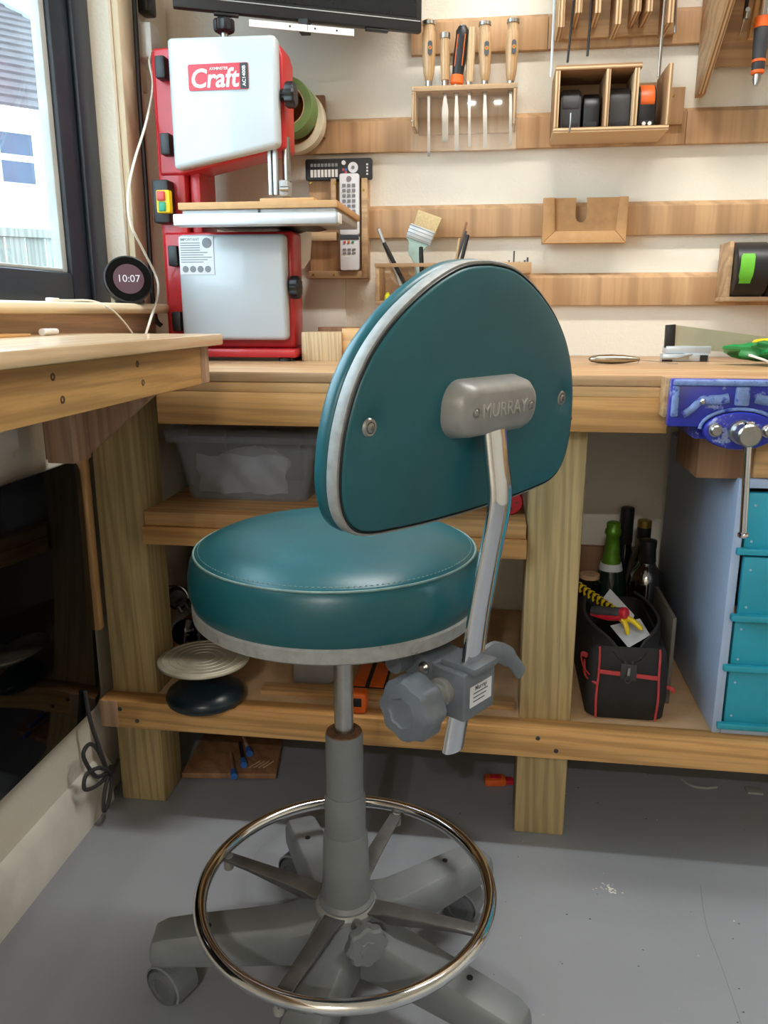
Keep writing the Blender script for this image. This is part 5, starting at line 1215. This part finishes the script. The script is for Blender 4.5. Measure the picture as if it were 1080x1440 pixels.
# paint flakes, sawdust and grit
rnd = random.Random(5); fk = MB(); gk = MB()
c_ = onZ(857, 1250, 0)
for k in range(46):
    r_ = abs(rnd.gauss(0, .008)); a = rnd.uniform(0, 6.28); s_ = rnd.uniform(.0006, .0026)
    o_ = Vector((c_.x+r_*math.cos(a)*1.2, c_.y+r_*math.sin(a), .0002)); th = rnd.uniform(0, 3)
    fk.add([o_+Vector((s_*math.cos(th+i*1.6), s_*math.sin(th+i*1.6), 0)) for i in range(4)]+[o_+Vector((0, 0, .0008))], [(0, 1, 4), (1, 2, 4), (2, 3, 4), (3, 0, 4)])
for k in range(130):
    o_ = Vector((rnd.uniform(-.1, 1.2), rnd.uniform(.9, 1.95), .0002)); s_ = rnd.uniform(.0006, .0017); th = rnd.uniform(0, 3)
    if rnd.random() < .35: fk.add([o_+Vector((s_*math.cos(th+i*1.6), s_*math.sin(th+i*1.6), 0)) for i in range(4)]+[o_+Vector((0, 0, .0006))], [(0, 1, 4), (1, 2, 4), (2, 3, 4), (3, 0, 4)])
    else: gk.add([o_+Vector((s_*math.cos(th+i*1.6)*1.5, s_*math.sin(th+i*1.6), 0)) for i in range(4)]+[o_+Vector((0, 0, .0008))], [(0, 1, 4), (1, 2, 4), (2, 3, 4), (3, 0, 4)])
tag(fk.build('paint_flakes', 'whitepl'), 'white paint flakes scattered on the grey floor', 'debris', kind='stuff')
tag(gk.build('grit', 'inkdark'), 'dark grit and wood crumbs scattered on the grey floor', 'debris', kind='stuff')
P = [onZ(985, 1245, 0), onZ(993, 1300, 0), onZ(1015, 1360, 0), onZ(1045, 1450, 0), onZ(1075, 1560, 0)]
sv = []
for v in smooth_path(P, 5): sv += [v+Vector((-.0007, 0, .0003)), v+Vector((.0007, 0, .0003))]
tag(MB().add(sv, [(2*i, 2*i+1, 2*i+3, 2*i+2) for i in range(len(sv)//2-1)]).build('floor_crack', 'ink'), 'hairline crack running across the grey floor paint', 'crack', kind='structure')

# ------------------------------------------------------------------ smart clock, socket, cables
ck_ = thing('smart_clock', 'round black smart display showing the time on the window sill', 'clock', (-.752, 1.60, 1.038))
cN = Vector((.50, -.80, .24)).normalized(); cC = Vector((-.738, 1.585, 1.0855))
MB().lathe([(.018, -.062), (.036, -.055), (.0445, -.030), (.0475, -.006), (.0475, -.001), (.0455, 0), (0, 0)], 56, cC, cN).build('shell', 'black', ck_, smooth=50)
MB().lathe([(.0, 0), (.0445, 0), (.0445, .0006), (0, .0006)], 56, cC, cN).build('glass_face', 'blackgloss', ck_)
cR = Vector((-cN.y, cN.x, 0)).normalized(); cU = cN.cross(cR)
MB().lathe([(.0, 0), (.030, 0), (.030, .0004), (0, .0004)], 48, cC+cN*.0008, cN).build('display', 'clockface', ck_)
text('time_digits', '10:07', .0205, 'digits', ck_, cC+cN*.0016, cR, cU, .0001, 0)
MB().lathe([(.028, 0), (.03, .004), (.02, .02), (0, .02)], 30, (-.748, 1.605, 1.0382)).build('foot', 'rubber', ck_)
so_ = thing('wall_socket', 'white plug adaptor on the wall above the bandsaw spine', 'socket', (WL, 1.90, 1.60))
c_ = onX(205, 58, WL+.025)
B(WL, WL+.012, c_.y-.045, c_.y+.045, c_.z-.045, c_.z+.045).build('socket_plate', 'whitepl', so_, bevel=.003)
B(WL+.0122, WL+.050, c_.y-.028, c_.y+.022, c_.z-.040, c_.z+.030).build('plug', 'whitepl', so_, bevel=.006)
c2 = onX(199, 106, WL+.012)
B(WL, WL+.012, c2.y-.02, c2.y+.03, c2.z-.03, c2.z+.03).build('cable_clip', 'casing', so_, bevel=.003)
wc = [c_+Vector((.020, 0, -.02)), onX(210, 85, -.75), onX(215, 120, -.74), onX(206, 170, -.735), onX(188, 230, -.735), onX(180, 275, -.735), onX(184, 315, -.735), onX(203, 355, -.735), onX(220, 390, -.73), onX(222, 415, -.715), onX(213, 445, -.70), Vector((-.69, 1.66, .987))]
wc[-1] = Vector((onX(204, 468, -.70).x, onX(204, 468, -.70).y, .975))
tag(MB().tube(smooth_path(wc, 6), .0026, 8).build('white_cable', 'cable'), 'long white cable looping from the wall plug down past the clock', 'cable')
w2 = [onX(78, 424, -.755), onX(95, 424, -.745), onX(130, 426, -.735), onX(155, 434, -.712), onX(172, 450, -.705), onX(186, 468, -.70)]
for v in w2[:3]: v.z = 1.0405
usb = thing('usb_cable', 'thin white charging cable lying over the sill edge', 'cable', w2[0])
MB().tube(smooth_path(w2, 5), .0018, 8).build('lead', 'cable', usb)
B(w2[0].x-.006, w2[0].x+.006, w2[0].y-.022, w2[0].y+.004, 1.0384, 1.0445).build('plug', 'whitepl', usb, bevel=.0015)
bk = [Vector((WL+.026, 1.80, 2.2)), Vector((WL+.026, 1.80, 1.85)), onX(192, 60, WL+.026), onX(197, 150, WL+.026), onX(205, 260, WL+.026), onX(211, 360, WL+.024), onX(217, 440, WL+.024), Vector((WL+.036, 1.80, .99))]
tag(MB().tube(smooth_path(bk, 5), .0055, 8).build('black_cable', 'black'), 'black cable clipped down the wall behind the bandsaw spine', 'cable')
bk = [onX(199, 110, WL+.008), onX(201, 180, WL+.008), onX(208, 250, WL+.010), onX(214, 320, WL+.010), onX(212, 390, WL+.012), Vector((WL+.014, 1.83, 1.0))]
tag(MB().tube(smooth_path(bk, 5), .0035, 8).build('cream_cable', 'casing'), 'cream cable running down the wall beside the black cable', 'cable')
c_ = onZ(70, 468, .985)
g0, g1 = onX(59, 469, -.70), onX(79, 467, -.70)
single('wood_slip', B(-.745, -.70, g0.y-.13, g0.y-.03, .985, .989), 'pine_y', 'thin orange wood slip lying on the side bench near the wall', 'wood slip', bevel=.001)
single('glass_stub', MB().cyl((g0.x, g0.y, .9905), (g1.x, g1.y, .9905), .0055, .005), 'whitepl', 'short clear stub lying at the back of the side bench', 'stub')
c_ = onX(203, 6, WL+.03)
single('black_speaker', MB().box(WL, WL+.028, 1.86, 1.91, c_.z-.005, c_.z+.10), 'black', 'small black box on the wall above the plug', 'box', bevel=.006)
# white backing sheet behind the remote holder
p, q = onY(405, 392, WB-.006), onY(487, 470, WB-.006)
single('white_sheet', B(p.x, q.x, WB-.006, WB-.0005, BT, p.z), 'skirt', 'white board leaning against the wall below the remote holder', 'board', bevel=.0008)

# ------------------------------------------------------------------ outside: neighbour's house, fence, garden
single('garden', B(-30, WL-.25, -6, 40, -.25, -.15), 'grass', 'green garden ground outside the window', 'ground')
def dirv(px, py=440): d = ray(px, py); d.z = 0; return d.normalized()
hd_ = dirv(25); HC = Vector((hd_.x, hd_.y, 0))*15.0
ht_ = Vector((math.cos(math.radians(47)), math.sin(math.radians(47)), 0)); hn = Vector((ht_.y, -ht_.x, 0))
HT = Matrix((ht_, -hn, Z)).transposed().to_4x4(); HT.translation = HC
def hz(px, py, y=0):   # pixel on the facade -> (along, height)
    d = ray(px, py); k = ((HC-CC-hn*(-y)).dot(hn))/d.dot(hn) if abs(d.dot(hn)) > 1e-6 else 0
    k = ((HC-hn*y)-CC).dot(hn)/d.dot(hn); v = CC+d*k-HC
    return v.dot(ht_), v.z+HC.z
house = thing('neighbour_house', 'white rendered house with grey tiled roof beyond the garden fence', 'house', (HC.x, HC.y, -.15))
ea, ez = hz(30, 172)
B(-5, 5.5, 0, .25, -.15, ez, HT).build('wall', 'housewall', house)
B(-5.2, 5.7, -.35, .1, ez-.02, ez+.14, HT).build('fascia', 'upvc', house)
# hipped roof: rows of tiles as stepped strips
rise, rows = 2.9, 16
for k in range(rows):
    f0, f1 = k/rows, (k+1)/rows
    l0, l1 = 5.7-3.6*f0-1.2, 5.7-3.6*f1-1.2
    y0_, y1_ = -.35+4.2*f0, -.35+4.2*f1; z0_, z1_ = ez+.14+rise*f0, ez+.14+rise*f1
    MB().add([HT @ Vector(v) for v in ((-5.2, y0_, z0_), (l0, y0_, z0_), (l0, y0_, z0_+.05), (-5.2, y0_, z0_+.05), (-5.2, y1_, z1_+.01), (l1, y1_, z1_+.01))], [(0, 1, 2, 3), (3, 2, 5, 4)]).build('tile_course', 'rooftile', house, smooth=0)
MB().tube([HT @ Vector((4.5, -.35, ez+.2)), HT @ Vector((.9, 3.85, ez+.2+rise))], .09, 8).build('hip_ridge', 'greyplastic', house)
# windows
def hwin(px0, py0, px1, py1):
    a0, z1_ = hz(px0, py0); a1, z0_ = hz(px1, py1)
    wn = B(a0, a1, -.06, .0, z0_, z1_, HT).build('window', 'upvc', house)
    n = max(2, round((a1-a0)/.62)); wd = (a1-a0)/n
    for i in range(n):
        B(a0+wd*i+.07, a0+wd*(i+1)-.07, -.075, -.05, z0_+.08, z1_-.08-(.42 if i % 2 else .0), HT).build('pane', 'housepane', wn)
        if i % 2: B(a0+wd*i+.07, a0+wd*(i+1)-.07, -.075, -.05, z1_-.40, z1_-.08, HT).build('pane', 'housepane', wn)
hwin(-75, 168, 56, 268)
lz = hz(40, 276)[1]
MB().add([HT @ Vector(v) for v in ((-5, 0, lz), (3.2, 0, lz), (3.2, -1.6, lz-.5), (-5, -1.6, lz-.5), (-5, -1.6, lz-.62), (3.2, -1.6, lz-.62), (3.2, 0, lz-.12), (-5, 0, lz-.12))], [(0, 1, 2, 3), (3, 2, 5, 4), (4, 5, 6, 7)]).build('lean_to_roof', 'housewall', house)
B(-5, 3.2, -1.68, -1.58, lz-.66, lz-.52, HT).build('gutter', 'upvc', house)
B(-4.9, 3.1, -1.5, 0, -.15, lz-.66, HT).build('lean_to_wall', 'housewall', house)
# fence with boards
fd = dirv(35); FC = Vector((fd.x, fd.y, 0))*7.0
ft = Vector((math.cos(math.radians(40)), math.sin(math.radians(40)), 0)); fn = Vector((ft.y, -ft.x, 0))
FT = Matrix((ft, -fn, Z)).transposed().to_4x4(); FT.translation = FC
d = ray(35, 322); k = (FC-CC).dot(fn)/d.dot(fn); fz = (CC+d*k).z
fence = thing('garden_fence', 'weathered vertical board fence outside the window', 'fence', (FC.x, FC.y, -.15))
for i in range(34):
    x_ = -2.4+i*.145; B(x_, x_+.135, .0+.012*(i % 2), .02+.012*(i % 2), -.15, fz-.06, FT).build('board', 'fence', fence)
B(-2.45, 2.6, -.02, .06, fz-.06, fz, FT).build('cap_rail', 'fence', fence)
B(-2.45, 2.6, -.035, .0, fz-.75, fz-.66, FT).build('cross_rail', 'fence', fence)
